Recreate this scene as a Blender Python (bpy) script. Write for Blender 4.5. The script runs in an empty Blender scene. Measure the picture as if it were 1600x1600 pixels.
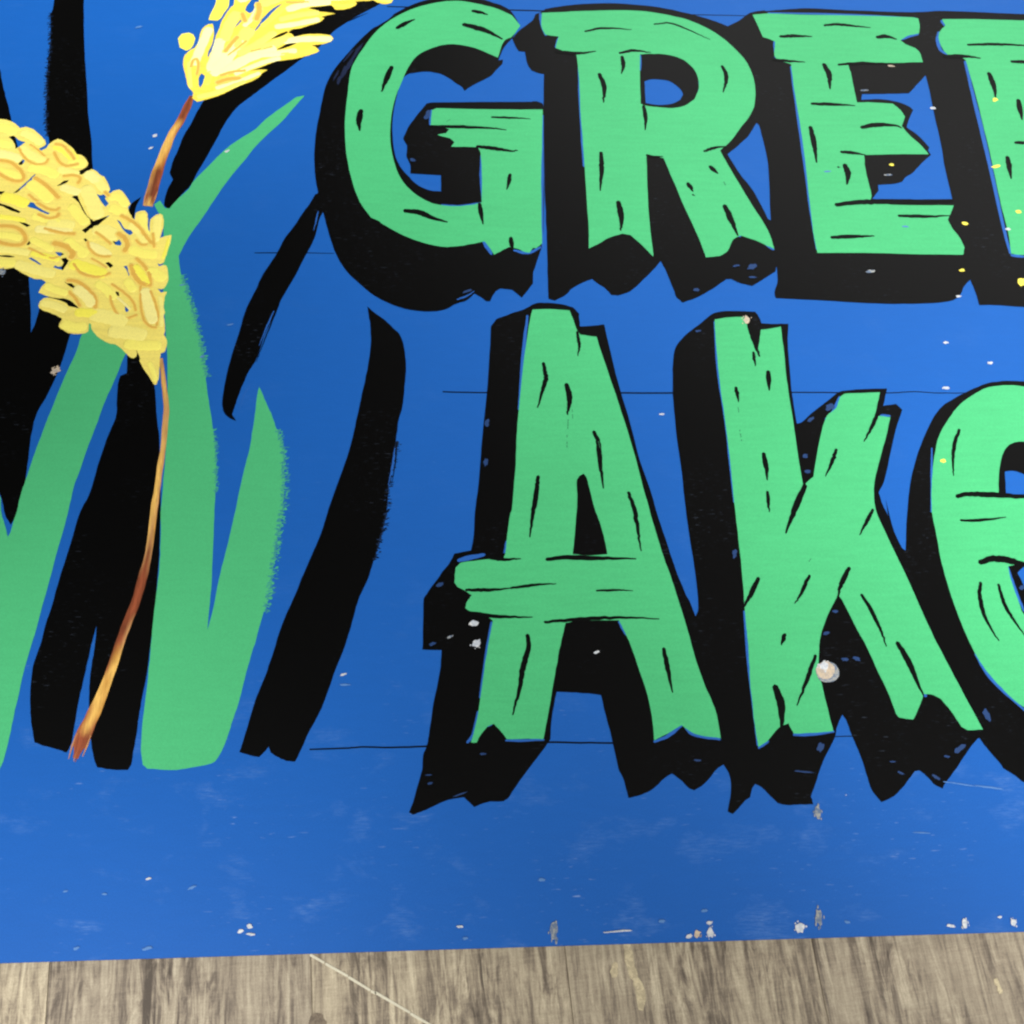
# A painted plywood sign lying on a wood-print floor, photographed from above.
import bpy, bmesh, math, random
from mathutils import Vector, Matrix
from mathutils.geometry import delaunay_2d_cdt
random.seed(7)
S = bpy.context.scene
COL = S.collection
# ------------------------------------------------------------------ camera
CAM_LOC = (-0.03635, -0.26438, 0.59269)
CAM_ROT = ((0.998410, 0.006973, -0.055927), (-0.029161, 0.913080, -0.406737), (0.048230, 0.407721, 0.911832))

cam = bpy.data.cameras.new('camera'); cam.sensor_fit = 'HORIZONTAL'; cam.sensor_width = 36.0; cam.lens = 36.09
cam.clip_start = 0.01; cam.clip_end = 50
co = bpy.data.objects.new('camera', cam); COL.objects.link(co)
m = Matrix([list(CAM_ROT[i]) + [CAM_LOC[i]] for i in range(3)] + [[0, 0, 0, 1]])
co.matrix_world = m; S.camera = co
# ------------------------------------------------------------------ light
W = bpy.data.worlds.new('World'); S.world = W; W.use_nodes = True
W.node_tree.nodes['Background'].inputs[0].default_value = (1.0, 0.98, 0.95, 1)
W.node_tree.nodes['Background'].inputs[1].default_value = 0.05
def aimed(o, loc, aim):
    o.location = loc; o.rotation_euler = (Vector(aim) - Vector(loc)).to_track_quat('-Z', 'Y').to_euler()
def lamp(name, loc, aim, sx, sy, power, color):
    l = bpy.data.lights.new(name, 'AREA'); l.shape = 'RECTANGLE'; l.size = sx; l.size_y = sy; l.energy = power; l.color = color
    o = bpy.data.objects.new(name, l); COL.objects.link(o); aimed(o, loc, aim)
def pool(x, y, radius, level, loc):  # added spots with no real fixture; the dimmer band between imitates a soft shadow
    """one soft-edged downlight: a pool of the given radius round (x, y)"""
    d = (Vector(loc) - Vector((x, y, 0))).length
    l = bpy.data.lights.new('added_spot', 'SPOT'); l.spot_size = 2 * math.atan(radius / d); l.spot_blend = 1.0; l.shadow_soft_size = 0.12
    l.energy = level * 4 * math.pi ** 2 * d * d * 2.9; l.color = (1.0, 0.985, 0.965)
    o = bpy.data.objects.new('added_spot', l); COL.objects.link(o); aimed(o, loc, (x, y, 0))
lamp('ceiling_light', (0.0, -1.9, 2.3), (0, 0, 0), 1.6, 0.8, 50, (1.0, 0.985, 0.96))       # behind the photographer
lamp('ceiling_light', (1.5, 2.3, 2.0), (0.2, 0.2, 0), 3.4, 1.3, 22, (1.0, 0.985, 0.97))      # sheen from the upper right
pool(0.60, 0.60, 0.95, 0.09, (1.1, -0.6, 2.1))
pool(-0.33, -0.30, 0.36, 0.22, (-0.9, -1.2, 2.1))
pool(0.45, -0.15, 0.36, 0.22, (0.9, -1.0, 2.1))
pool(0.30, 0.60, 0.95, 0.19, (0.3, -0.6, 2.1))
pool(-0.45, 0.60, 0.5, 0.22, (-0.8, -0.4, 2.1))
S.view_settings.view_transform = 'Standard'; S.view_settings.look = 'None'
S.view_settings.exposure = 0.30; S.view_settings.gamma = 1.0
S.cycles.filter_width = 2.3
# ------------------------------------------------------------------ traced shapes on the board, tenths of a millimetre
POLY = {
 'S0': ['-3787,3713 -3734,3538 -3689,3410 -3627,3234 -3562,3036 -3510,2885 -3466,2777 -3453,2530 -3403,2358 -3315,2217 -3293,1968 -3265,1768 -3217,1542 -3184,1336 -3167,1413 -3158,1542 -2924,1327 -2951,1086 -3001,867 -3048,724 -3058,583 -3055,468 -3046,309 -3044,198 -3051,119 -3054,23 -3083,-63 -3128,2 -3172,124 -3262,288 -3853,3711'],
 'S1': ['-3506,4575 -3493,4390 -3496,4305 -3482,4180 -3446,3941 -3450,3840 -3420,3642 -3395,3448 -3376,3289 -3348,3133 -3324,3041 -3265,2769 -3203,2592 -3115,2361 -3053,2080 -3080,1970 -3027,1754 -3104,1637 -3158,1542 -2924,1327 -2805,1378 -2618,1237 -2534,1237 -2695,1918 -2724,2083 -2785,2280 -2875,2393 -2924,2596 -2971,2773 -3012,3015 -3069,3264 -3113,3519 -3149,3714 -3191,3948 -3229,4187 -3283,4582'],
 'S1b': ['-2671,2367 -2656,2436 -2625,2471 -2592,2501 -2618,2413 -2622,2298 -2638,2281'],
 'S3': ['-2538,1237 -2470,1222 -2400,1087 -2329,939 -2295,746 -2249,511 -2221,282 -2188,16 -2178,-113 -2162,-325 -2155,-531 -2152,-692 -2153,-849 -2154,-1003 -2166,-1154 -2171,-1265 -2173,-1374 -2180,-1464 -2182,-1535 -2196,-1563 -2267,-1562 -2367,-1546 -2385,-1513 -2415,-1424 -2443,-1297 -2461,-1186 -2475,-1055 -2477,-960 -2475,-844 -2480,-719 -2491,-805 -2501,-921 -2512,-1054 -2522,-1185 -2525,-1295 -2527,-1404 -2536,-1439 -2547,-1460 -2599,-1442 -2672,-1422 -2732,-1400 -2745,-1363 -2776,-1254 -2797,-1143 -2808,-1030 -2808,-936 -2790,-840 -2779,-723 -2760,-604 -2748,-483 -2732,-361 -2707,-194 -2679,20 -2643,129 -2622,262 -2609,375 -2587,512 -2553,652 -2545,723 -2554,794 -2564,939 -2556,1003 -2517,1022'],
 'S4': ['-906,4639 -913,4522 -953,4477 -1028,4417 -1103,4358 -1177,4292 -1298,4169 -1405,3992 -1533,3866 -1625,3763 -1740,3640 -1852,3513 -1919,3440 -1976,3374 -2046,3239 -2113,3031 -2168,2864 -2223,2712 -2258,2599 -2313,2516 -2354,2428 -2395,2387 -2425,2421 -2425,2497 -2414,2573 -2387,2656 -2416,2722 -2405,2830 -2382,2922 -2351,3076 -2303,3215 -2249,3395 -2221,3453 -2121,3573 -1924,3843 -1757,4297 -1515,4483 -1266,4628'],
 'S5': ['-1360,2534 -1392,2452 -1430,2381 -1483,2265 -1552,2140 -1609,1982 -1687,1817 -1722,1698 -1776,1539 -1806,1367 -1845,1163 -1870,964 -1877,794 -1858,722 -1827,688 -1775,660 -1804,707 -1795,755 -1777,842 -1752,939 -1718,1048 -1681,1123 -1665,1188 -1633,1341 -1571,1513 -1542,1619 -1458,1819 -1400,1984 -1360,2085 -1334,2187 -1313,2325 -1288,2383 -1324,2558'],
 'S6': ['-954,1559 -882,1490 -837,1454 -784,1396 -730,1334 -699,1241 -684,1129 -683,1014 -690,915 -701,768 -728,648 -739,520 -764,343 -786,175 -791,50 -805,-60 -834,-190 -862,-318 -894,-443 -941,-554 -965,-647 -998,-787 -1031,-905 -1075,-1028 -1114,-1161 -1147,-1254 -1206,-1375 -1241,-1465 -1273,-1536 -1324,-1531 -1379,-1505 -1413,-1483 -1426,-1450 -1452,-1482 -1476,-1507 -1501,-1503 -1589,-1476 -1567,-1386 -1518,-1169 -1472,-1033 -1442,-918 -1413,-789 -1376,-662 -1333,-549 -1283,-397 -1232,-250 -1191,-131 -1161,-5 -1123,141 -1077,299 -1041,437 -1006,625 -982,783 -961,915 -936,1089 -923,1241 -927,1370 -943,1490'],
 'L2': ['-2809,1413 -2850,1311 -2863,1200 -2902,1036 -2939,866 -2971,699 -2982,643 -3005,504 -3025,376 -3043,242 -3056,131 -3060,35 -3069,-29 -3077,-115 -3088,-144 -3115,-72 -3147,1 -3175,123 -3246,199 -2928,-1642 -2898,-1538 -2886,-1503 -2875,-1361 -2870,-1241 -2862,-1112 -2857,-992 -2842,-859 -2821,-683 -2799,-463 -2782,-277 -2760,-88 -2750,33 -2741,187 -2719,307 -2698,443 -2662,628 -2639,760 -2607,890 -2572,1036 -2554,1126 -2531,1211 -2591,1363'],
 'L3': ['-1483,3493 -1545,3388 -1641,3226 -1728,3111 -1814,2985 -1875,2868 -1949,2739 -2016,2607 -2073,2477 -2148,2303 -2222,2143 -2276,1976 -2249,1839 -2194,1678 -2146,1536 -2104,1406 -2065,1263 -2036,1136 -2001,988 -1965,817 -1924,626 -1897,463 -1876,316 -1865,181 -1859,26 -1852,-95 -1841,-308 -1832,-495 -1833,-656 -1832,-752 -1812,-637 -1792,-433 -1768,-267 -1748,-126 -1734,-10 -1713,180 -1696,315 -1674,462 -1664,602 -1657,735 -1654,855 -1645,919 -1621,865 -1586,783 -1547,697 -1513,602 -1482,508 -1460,415 -1461,300 -1446,187 -1444,23 -1451,-55 -1469,-206 -1478,-362 -1485,-499 -1502,-588 -1512,-661 -1529,-740 -1542,-819 -1565,-917 -1591,-1058 -1609,-1164 -1636,-1282 -1663,-1392 -1692,-1478 -1713,-1517 -1740,-1537 -1862,-1560 -1942,-1569 -2091,-1559 -2118,-1537 -2139,-1447 -2146,-1236 -2145,-1079 -2149,-888 -2154,-712 -2155,-531 -2155,-355 -2167,-178 -2188,16 -2188,59 -2196,318 -2206,524 -2223,760 -2242,938 -2272,1186 -2312,1441 -2353,1704 -2382,1975 -2397,2114 -2415,2283 -2470,2379 -2494,2431 -2457,2466 -2414,2397 -2382,2392 -2344,2462 -2264,2574 -2239,2640 -2187,2724 -2106,2846 -2044,2938 -1958,3032 -1826,3153 -1761,3249 -1663,3354 -1550,3472'],
 'Gs': ['187,4279 129,4429 53,4499 -24,4533 -153,4581 -325,4591 -491,4571 -645,4508 -813,4388 -863,4322 -928,4263 -997,4205 -1094,4069 -1189,3916 -1281,3744 -1336,3557 -1360,3329 -1382,3093 -1380,2858 -1355,2635 -1292,2371 -1237,2154 -1186,2003 -1114,1865 -1021,1757 -908,1649 -774,1570 -663,1533 -531,1518 -421,1535 -354,1578 -287,1610 -211,1670 -167,1638 -132,1606 -105,1606 -86,1654 -63,1692 -31,1714 50,1704 115,1639 148,1683 200,1759 204,1847 224,1914 250,1998 283,2112 312,2580 342,3427 333,3454 289,3472 235,3465 -514,3443 -558,3429 -577,3396 -635,3298 -696,3182 -729,3074 -699,2993 -702,2900 -673,2820 -672,2741 -446,2726 -446,2576 -535,2587 -629,2645 -691,2723 -748,2807 -788,2929 -811,3148 -805,3340 -783,3503 -747,3662 -723,3710 -688,3738 -554,3761 -430,3730 -316,3632 -282,3606 -263,3567 -228,3601 -167,3649 -66,3718 -15,3787 37,3856 43,3904 8,3897 52,4029 121,4136'],
 'G': ['128,4391 192,4278 121,4155 69,4119 43,4076 26,4013 3,3922 -87,3975 -212,4035 -389,4058 -515,4013 -630,3928 -704,3790 -751,3634 -797,3468 -823,3274 -824,3052 -797,2866 -737,2685 -652,2566 -558,2490 -456,2450 -339,2440 -223,2453 -148,2478 -144,2723 -149,2938 -168,3000 -369,3003 -345,3048 -378,3085 -455,3109 -470,3121 -407,3135 -383,3173 -441,3198 -523,3215 -514,3363 -479,3383 -294,3381 99,3382 335,3387 305,2884 286,2430 278,2111 235,2065 212,2070 183,2025 142,2036 106,2058 38,2075 -9,2046 -69,2006 -91,2051 -136,2124 -227,2100 -342,2077 -456,2076 -602,2119 -739,2186 -864,2271 -892,2299 -948,2328 -1034,2472 -1096,2668 -1142,2891 -1165,3140 -1167,3331 -1156,3559 -1147,3712 -1126,3827 -1042,4021 -947,4198 -812,4343 -645,4456 -480,4518 -325,4545 -170,4520 1,4467'],
 'Rs': ['374,4443 401,4473 560,4514 894,4553 1246,4534 1444,4495 1634,4435 1801,4367 1885,4318 1989,4386 2091,4477 2218,4510 2281,4192 2276,3771 2031,2900 2021,3090 2008,3257 1991,3283 1914,3152 1829,3061 1728,2964 1795,2784 1885,2601 1958,2350 1993,2327 1984,2013 1951,1877 1879,1826 1813,1781 1762,1748 1673,1775 1617,1808 1585,1807 1508,1746 1385,1663 1251,1602 1209,1645 1187,1744 1153,1882 1123,1961 1087,1910 985,1798 886,1698 792,1659 747,1665 706,1724 662,1757 620,1801 559,1773 465,1712 431,1668 347,1614 303,1629 303,1722 310,1999 315,2216 316,2580 331,3042 341,3395 361,3755 311,3767 262,3793 234,3861 218,3991 167,3997 144,4052 121,4136 185,4229 249,4295 292,4339 321,4412', '1151,3698 1203,3719 1305,3715 1359,3696 1401,3656 1436,3603 1443,3563 1417,3509 1348,3468 1246,3452 1142,3470'],
 'R': ['373,4427 520,4438 714,4458 967,4473 1177,4471 1370,4440 1565,4380 1713,4290 1832,4179 1922,4053 1986,3936 2021,3798 2027,3648 2001,3479 1950,3359 1858,3227 1768,3097 1712,3038 1673,3000 1716,2862 1782,2678 1854,2479 1943,2243 1968,2075 1911,2109 1846,2149 1778,2177 1738,2194 1708,2182 1671,2153 1622,2055 1561,2009 1457,1996 1423,2168 1347,2443 1285,2701 1232,2917 1161,2935 1103,2946 1091,2741 1074,2368 1076,2061 1075,1999 1030,2061 988,2118 923,2192 864,2203 758,2161 694,2115 613,2068 622,2218 625,2583 627,3045 626,3366 635,3698 629,3965 549,3991 519,4011 465,4038 478,4101 496,4165 389,4183 362,4282', '1138,3985 1226,3994 1345,3990 1469,3944 1548,3856 1579,3754 1577,3638 1529,3516 1446,3448 1343,3420 1219,3431 1144,3442 1101,3461 1116,3709'],
 'Es': ['2017,4402 2091,4477 2244,4503 2380,4522 2582,4543 2920,4530 3462,4523 3740,4546 4422,4528 5309,4523 5162,3907 4898,3830 4959,3285 4747,3084 4802,2640 4565,1637 4474,1569 3717,1577 3541,1592 3390,1592 3388,1686 3373,1814 3318,1758 3281,1696 3239,1651 3172,1623 3018,1606 2784,1599 2506,1609 2208,1629 1920,1644 1917,1693 1955,1804 1966,2128 1979,2362 2028,2881 2021,3090 2008,3697 1921,4041 1924,4290', '2880,3600 3052,3604 3261,3615 3361,3726 3436,3811 3438,3714 3424,3389 3416,3094 3399,2839 3394,2554 3082,2544 2772,2540 2810,2589 2841,2626 2846,2681 2987,2696 3040,2715 3073,2759 3130,2797 3225,2899 3317,2983 3301,3028 3318,3060 3254,3176 3178,3259 3209,3339 3264,3440 3236,3479 3151,3524 3016,3549 2864,3539', '4404,3612 4734,3618 4937,3817 4860,3119 4779,3052 4680,2564 4251,2559 4327,2696 4494,2717 4702,2922 4644,3279 4662,3549 4401,3557'],
 'E': ['2109,4454 2239,4472 2506,4465 2910,4469 3450,4462 3501,4448 3496,4367 3474,4279 3371,4247 3302,4195 3337,4153 3409,4112 3437,4062 3443,3956 3218,3944 2818,3914 2826,3803 2823,3631 2823,3510 2942,3512 3110,3502 3160,3436 3183,3370 3139,3270 3187,3173 3247,3090 3298,2988 3040,2984 2787,2973 2775,2847 2775,2704 2777,2575 2761,2538 2829,2509 2949,2492 3391,2492 3348,2407 3319,2358 3333,2287 3375,2187 3391,2100 3367,2036 2984,2038 2628,2047 2281,2043 2279,2188 2289,2412 2305,2685 2322,2998 2334,3321 2338,3634 2352,3909 2248,3949 2228,3997 2255,4154 2201,4188 2161,4201 2139,4316'],
 'E2': ['3702,4447 3993,4455 4403,4451 5174,4443 5136,4264 4987,4202 5073,4117 5088,3974 4440,3931 4396,3542 4605,3532 4742,3413 4699,3292 4806,3019 4319,2985 4275,2558 4438,2511 4890,2510 4828,2363 4849,2113 4798,2025 4309,2026 3778,2039 3732,2050 3755,2250 3757,2429 3770,2705 3787,3002 3798,3329 3805,3598 3805,3839 3805,3986 3766,4028 3672,4040 3644,4082 3627,4211 3650,4298 3714,4373'],
 'As': ['44,1510 111,1532 212,1591 293,1597 382,1587 470,1560 512,1507 511,1401 596,1407 681,1418 693,1323 728,1065 758,879 804,634 846,359 893,164 924,-8 965,-193 1007,-388 1052,-549 1083,-633 1139,-858 1196,-1326 1211,-1587 1140,-1621 1048,-1710 989,-1744 961,-1733 921,-1689 869,-1648 830,-1669 740,-1739 657,-1769 608,-1778 590,-1682 562,-1610 534,-1426 506,-1284 490,-1185 343,-1167 230,-1161 192,-1327 180,-1438 141,-1492 52,-1599 -51,-1732 -69,-1760 -99,-1780 -196,-1785 -265,-1808 -321,-1754 -411,-1766 -501,-1803 -565,-1829 -607,-1842 -629,-1828 -608,-1779 -566,-1629 -555,-1586 -552,-1515 -534,-1468 -520,-1406 -495,-1221 -457,-1030 -446,-898 -560,-892 -557,-733 -554,-571 -516,-510 -457,-427 -386,-322 -366,-280 -263,-260 -245,-161 -235,1 -212,171 -187,457 -162,694 -136,939 -118,1191 -105,1399 -68,1457'],
 'A': ['187,1537 313,1543 446,1532 469,1453 487,1374 511,1332 621,1316 648,1182 688,1004 731,814 770,634 809,428 843,219 879,6 907,-150 941,-315 979,-473 1012,-632 1046,-804 1075,-977 1110,-1122 1145,-1231 1166,-1315 1174,-1450 1133,-1445 1029,-1425 952,-1371 892,-1404 782,-1457 783,-1357 767,-1194 732,-1050 688,-880 656,-791 629,-726 367,-726 304,-738 285,-806 248,-944 214,-1100 176,-1278 139,-1437 50,-1432 -42,-1434 -72,-1433 -107,-1385 -143,-1343 -181,-1357 -226,-1412 -245,-1448 -278,-1448 -263,-1400 -235,-1282 -214,-1150 -193,-1016 -171,-887 -137,-719 -175,-682 -272,-657 -302,-636 -290,-595 -262,-555 -309,-521 -348,-500 -367,-470 -359,-374 -327,-341 -208,-325 -61,-314 -48,-271 -37,-176 -13,-23 1,21 29,283 44,516 69,756 105,1064 144,1320 172,1478', '472,267 441,249 423,212 421,108 412,9 384,-202 371,-292 471,-302 588,-294 578,-204 554,-72 530,8 506,143 490,235'],
 'ks': ['1125,-654 1128,-389 1118,-173 1113,-9 1113,278 1104,537 1108,815 1118,964 1139,1142 1171,1246 1262,1351 1360,1431 1445,1506 1539,1533 1758,1529 1783,1475 1791,1432 1881,1427 1981,1428 1954,1264 1939,1066 1926,879 1926,632 1958,641 2048,720 2158,804 2258,879 2317,889 2430,899 2592,904 2541,768 2632,783 2668,738 2597,591 2531,422 2449,210 2394,118 2407,27 2420,-19 2446,-154 2478,-273 2500,-330 2533,-630 2620,-1000 2755,-1469 2701,-1486 2618,-1567 2543,-1650 2456,-1736 2435,-1765 2397,-1746 2361,-1701 2320,-1660 2292,-1663 2231,-1724 2142,-1801 2061,-1832 2040,-1803 2012,-1748 1997,-1639 1974,-1528 1951,-1442 1934,-1359 1916,-1328 1873,-1399 1854,-1451 1827,-1496 1738,-1634 1709,-1695 1657,-1794 1665,-1837 1588,-1835 1513,-1837 1460,-1825 1411,-1771 1379,-1735 1344,-1716 1322,-1744 1305,-1790 1278,-1804 1215,-1862 1195,-1879 1167,-1865 1198,-1756 1201,-1666 1184,-1622 1157,-1567 1105,-1172 1093,-736'],
 'k': ['1463,1462 1569,1479 1670,1485 1695,1394 1713,1288 1734,1205 1760,1299 1779,1378 1829,1384 1923,1405 1919,1247 1908,1066 1903,878 1903,631 1899,391 1900,167 1959,222 1979,236 2013,352 2071,533 2139,689 2215,753 2249,828 2290,863 2537,873 2495,763 2462,679 2508,688 2573,678 2521,542 2446,365 2376,187 2352,4 2391,-176 2440,-361 2488,-546 2532,-735 2578,-907 2627,-1061 2679,-1226 2747,-1431 2654,-1433 2620,-1410 2574,-1313 2530,-1243 2477,-1215 2430,-1214 2399,-1272 2338,-1363 2255,-1350 2240,-1327 2221,-1219 2177,-1073 2136,-921 2082,-770 2034,-624 2013,-578 1961,-653 1884,-788 1843,-897 1817,-1067 1825,-1192 1836,-1319 1846,-1422 1742,-1431 1608,-1432 1586,-1372 1525,-1397 1451,-1470 1389,-1506 1386,-1443 1385,-1300 1390,-1107 1401,-962 1408,-809 1412,-679 1422,-499 1428,-286 1431,-123 1433,101 1442,393 1442,690 1440,938 1446,1194 1455,1393'],
 'es': ['2432,72 2446,-154 2478,-273 2496,-287 2530,-132 2562,-6 2614,177 2680,341 2765,508 2862,664 2949,763 3052,828 3168,888 3302,944 3457,965 3569,960 3838,939 4057,736 4128,343 3921,-389 3243,-403 3191,-446 3213,-532 3300,-848 3582,-1015 3901,-898 3825,-1297 3482,-1670 3141,-1791 2924,-1739 2876,-1698 2817,-1656 2805,-1626 2761,-1562 2728,-1506 2714,-1479 2625,-1352 2485,-877 2418,-373', '3273,267 3339,271 3399,247 3557,180 3559,101 3244,103'],
 'e': ['3559,918 3448,928 3308,913 3208,867 3076,777 2972,663 2879,531 2819,387 2766,208 2722,-8 2719,-44 2717,-201 2713,-385 2723,-536 2743,-696 2771,-849 2809,-991 2864,-1104 2932,-1203 3028,-1302 3205,-1382 3495,-1330 3778,-1178 3795,-978 3500,-1014 3284,-910 3166,-722 3150,-617 3137,-498 3138,-403 3248,-382 3821,-366 3994,343 3921,735 3753,877', '3456,490 3389,485 3321,442 3274,370 3233,266 3188,89 3359,83 3618,82 3663,345 3583,465'],
 'EAR1': ['-3767,3222 -3701,3211 -3654,3205 -3603,3181 -3566,3151 -3544,3126 -3504,3140 -3456,3122 -3413,3085 -3370,3043 -3340,3001 -3332,2976 -3343,2958 -3376,2933 -3363,2909 -3322,2940 -3313,2970 -3290,3001 -3257,3027 -3223,3015 -3181,2979 -3139,2943 -3099,2883 -3066,2877 -3029,2842 -3005,2800 -3010,2770 -3034,2745 -3072,2721 -3074,2703 -3036,2692 -3008,2722 -2975,2746 -2941,2729 -2914,2700 -2875,2676 -2846,2624 -2820,2565 -2825,2536 -2846,2518 -2884,2506 -2908,2517 -2868,2448 -2831,2402 -2812,2431 -2845,2477 -2822,2512 -2791,2548 -2756,2560 -2726,2537 -2694,2491 -2660,2433 -2674,2398 -2659,2353 -2626,2296 -2614,2273 -2615,2319 -2614,2347 -2589,2365 -2554,2371 -2533,2348 -2521,2280 -2515,2223 -2495,2167 -2505,2252 -2505,2292 -2473,2332 -2443,2344 -2424,2332 -2410,2281 -2408,2224 -2415,2168 -2420,2129 -2386,2146 -2343,2157 -2343,2113 -2350,2057 -2358,2001 -2366,1952 -2371,1919 -2395,1902 -2414,1913 -2402,1886 -2377,1897 -2351,1892 -2338,1854 -2326,1783 -2333,1730 -2344,1703 -2364,1692 -2390,1697 -2365,1665 -2344,1671 -2323,1671 -2332,1639 -2332,1597 -2331,1544 -2318,1502 -2324,1482 -2314,1425 -2302,1353 -2307,1322 -2286,1286 -2279,1256 -2283,1210 -2288,1185 -2312,1175 -2312,1135 -2308,1060 -2304,986 -2315,933 -2328,933 -2342,952 -2372,1001 -2407,1050 -2444,1115 -2442,1135 -2458,1170 -2475,1205 -2467,1170 -2469,1150 -2484,1135 -2510,1145 -2543,1179 -2577,1215 -2618,1245 -2652,1250 -2684,1265 -2716,1285 -2754,1320 -2789,1366 -2799,1407 -2812,1412 -2808,1351 -2815,1341 -2839,1330 -2872,1325 -2915,1330 -2950,1340 -2987,1365 -3007,1386 -3006,1411 -2994,1442 -3000,1453 -3027,1468 -3055,1483 -3100,1504 -3131,1514 -3160,1535 -3166,1550 -3163,1587 -3142,1613 -3113,1619 -3069,1608 -3024,1593 -2983,1572 -2967,1551 -2932,1541 -2884,1531 -2912,1552 -2951,1588 -2993,1609 -3049,1614 -3115,1629 -3183,1660 -3169,1708 -3145,1746 -3174,1767 -3192,1772 -3222,1772 -3268,1793 -3330,1830 -3379,1867 -3428,1856 -3471,1856 -3530,1850', '-3602,3033 -3572,3046 -3539,3009 -3490,2992 -3513,2967 -3545,2936 -3550,2966 -3575,3009', '-3501,2780 -3477,2822 -3462,2817 -3474,2781', '-3192,2589 -3154,2631 -3127,2637 -3134,2620 -3171,2596', '-3599,2531 -3555,2532 -3573,2508 -3595,2508', '-3483,2527 -3468,2545 -3420,2610 -3384,2669 -3369,2687 -3381,2645 -3417,2592 -3461,2533', '-3581,2428 -3510,2400 -3462,2377 -3423,2355 -3435,2344 -3477,2360 -3526,2388 -3578,2410', '-3369,2401 -3351,2430 -3328,2425 -3306,2397 -3266,2368 -3219,2346 -3230,2335 -3264,2351 -3303,2374 -3340,2385', '-3408,2259 -3362,2248 -3333,2231 -3353,2220 -3383,2242', '-3063,2469 -3031,2492 -3009,2435 -2967,2355 -2934,2309 -2904,2281 -2841,2311 -2808,2328 -2846,2282 -2884,2236 -2917,2219 -2939,2185 -2964,2207 -2941,2230 -2918,2259 -2927,2292 -2971,2349 -3017,2429 -3048,2457', '-3324,2064 -3308,2098 -3298,2092 -3311,2064', '-3119,2000 -3083,1995 -3064,1984 -3088,1967', '-3071,1940 -3025,1952 -3028,1913 -3049,1854 -3109,1875 -3098,1891 -3079,1880 -3059,1886 -3053,1908', '-3288,1944 -3271,1949 -3222,1912 -3193,1890 -3230,1906', '-3017,1746 -3001,1757 -2947,1710 -2954,1699 -2987,1720', '-2763,1910 -2746,1916 -2716,1889 -2732,1872', '-2738,2098 -2716,2092 -2700,2109 -2683,2076 -2690,2065 -2717,2070', '-2730,2278 -2711,2267 -2673,2210 -2636,2199 -2620,2177 -2636,2160 -2670,2188 -2708,2244', '-2942,2112 -2930,2118 -2899,2085 -2911,2074', '-2637,1878 -2616,1884 -2597,1835 -2597,1803 -2611,1841', '-2667,1669 -2649,1664 -2642,1637 -2655,1642', '-2589,1553 -2557,1538 -2574,1506 -2585,1522', '-3503,1969 -3439,1970 -3394,1959 -3427,1954 -3503,1964'],
 'EAR2': ['-2320,3500 -2332,3519 -2365,3564 -2388,3649 -2410,3728 -2426,3794 -2425,3875 -2396,3930 -2351,3972 -2332,4034 -2326,4124 -2307,4187 -2275,4223 -2241,4231 -2227,4175 -2219,4085 -2226,4003 -2248,3920 -2243,3866 -2221,3948 -2209,4031 -2201,4114 -2183,4184 -2174,4254 -2150,4332 -2117,4411 -2094,4441 -2093,4498 -2100,4585 -1953,4589 -1962,4502 -1992,4429 -1999,4386 -1961,4352 -1938,4374 -1918,4446 -1897,4504 -1903,4591 -906,4650 -831,4535 -841,4506 -871,4491 -912,4489 -954,4503 -990,4531 -1021,4522 -1108,4513 -1138,4504 -1117,4491 -1132,4461 -1182,4431 -1232,4415 -1288,4414 -1315,4456 -1331,4463 -1411,4446 -1472,4437 -1501,4422 -1450,4409 -1414,4389 -1358,4383 -1286,4371 -1331,4355 -1396,4332 -1370,4318 -1403,4275 -1477,4238 -1550,4201 -1625,4185 -1658,4163 -1611,4129 -1595,4102 -1522,4131 -1422,4141 -1347,4136 -1306,4123 -1290,4096 -1309,4061 -1352,4039 -1416,4023 -1456,4015 -1425,4002 -1394,3962 -1413,3941 -1485,3905 -1557,3876 -1655,3853 -1727,3838 -1798,3796 -1845,3768 -1916,3733 -1868,3747 -1780,3749 -1817,3715 -1838,3675 -1884,3634 -1944,3600 -2000,3566 -2054,3525 -2136,3471 -2228,3431 -2283,3410 -2325,3448', '-2288,3665 -2276,3691 -2255,3672 -2255,3626 -2273,3560 -2287,3599', '-2069,4187 -2052,4229 -2026,4279 -2020,4265 -2042,4229', '-1912,4156 -1878,4234 -1848,4305 -1788,4399 -1726,4451 -1735,4437 -1786,4364 -1840,4270 -1880,4199', '-1792,4069 -1697,4141 -1624,4178 -1695,4113', '-1716,3968 -1641,4031 -1576,4040 -1615,4011 -1687,3975'],
 'DOT': ['-2492,4064 -2468,4113 -2415,4129 -2379,4109 -2360,4068 -2368,3999 -2384,3958 -2416,3936 -2468,3969'],
 'TOPK': ['-2275,4272 -2266,4336 -2243,4422 -2234,4494 -2241,4566 -2156,4583 -2134,4497 -2133,4425 -2162,4353 -2182,4296 -2205,4267'],
}
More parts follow.
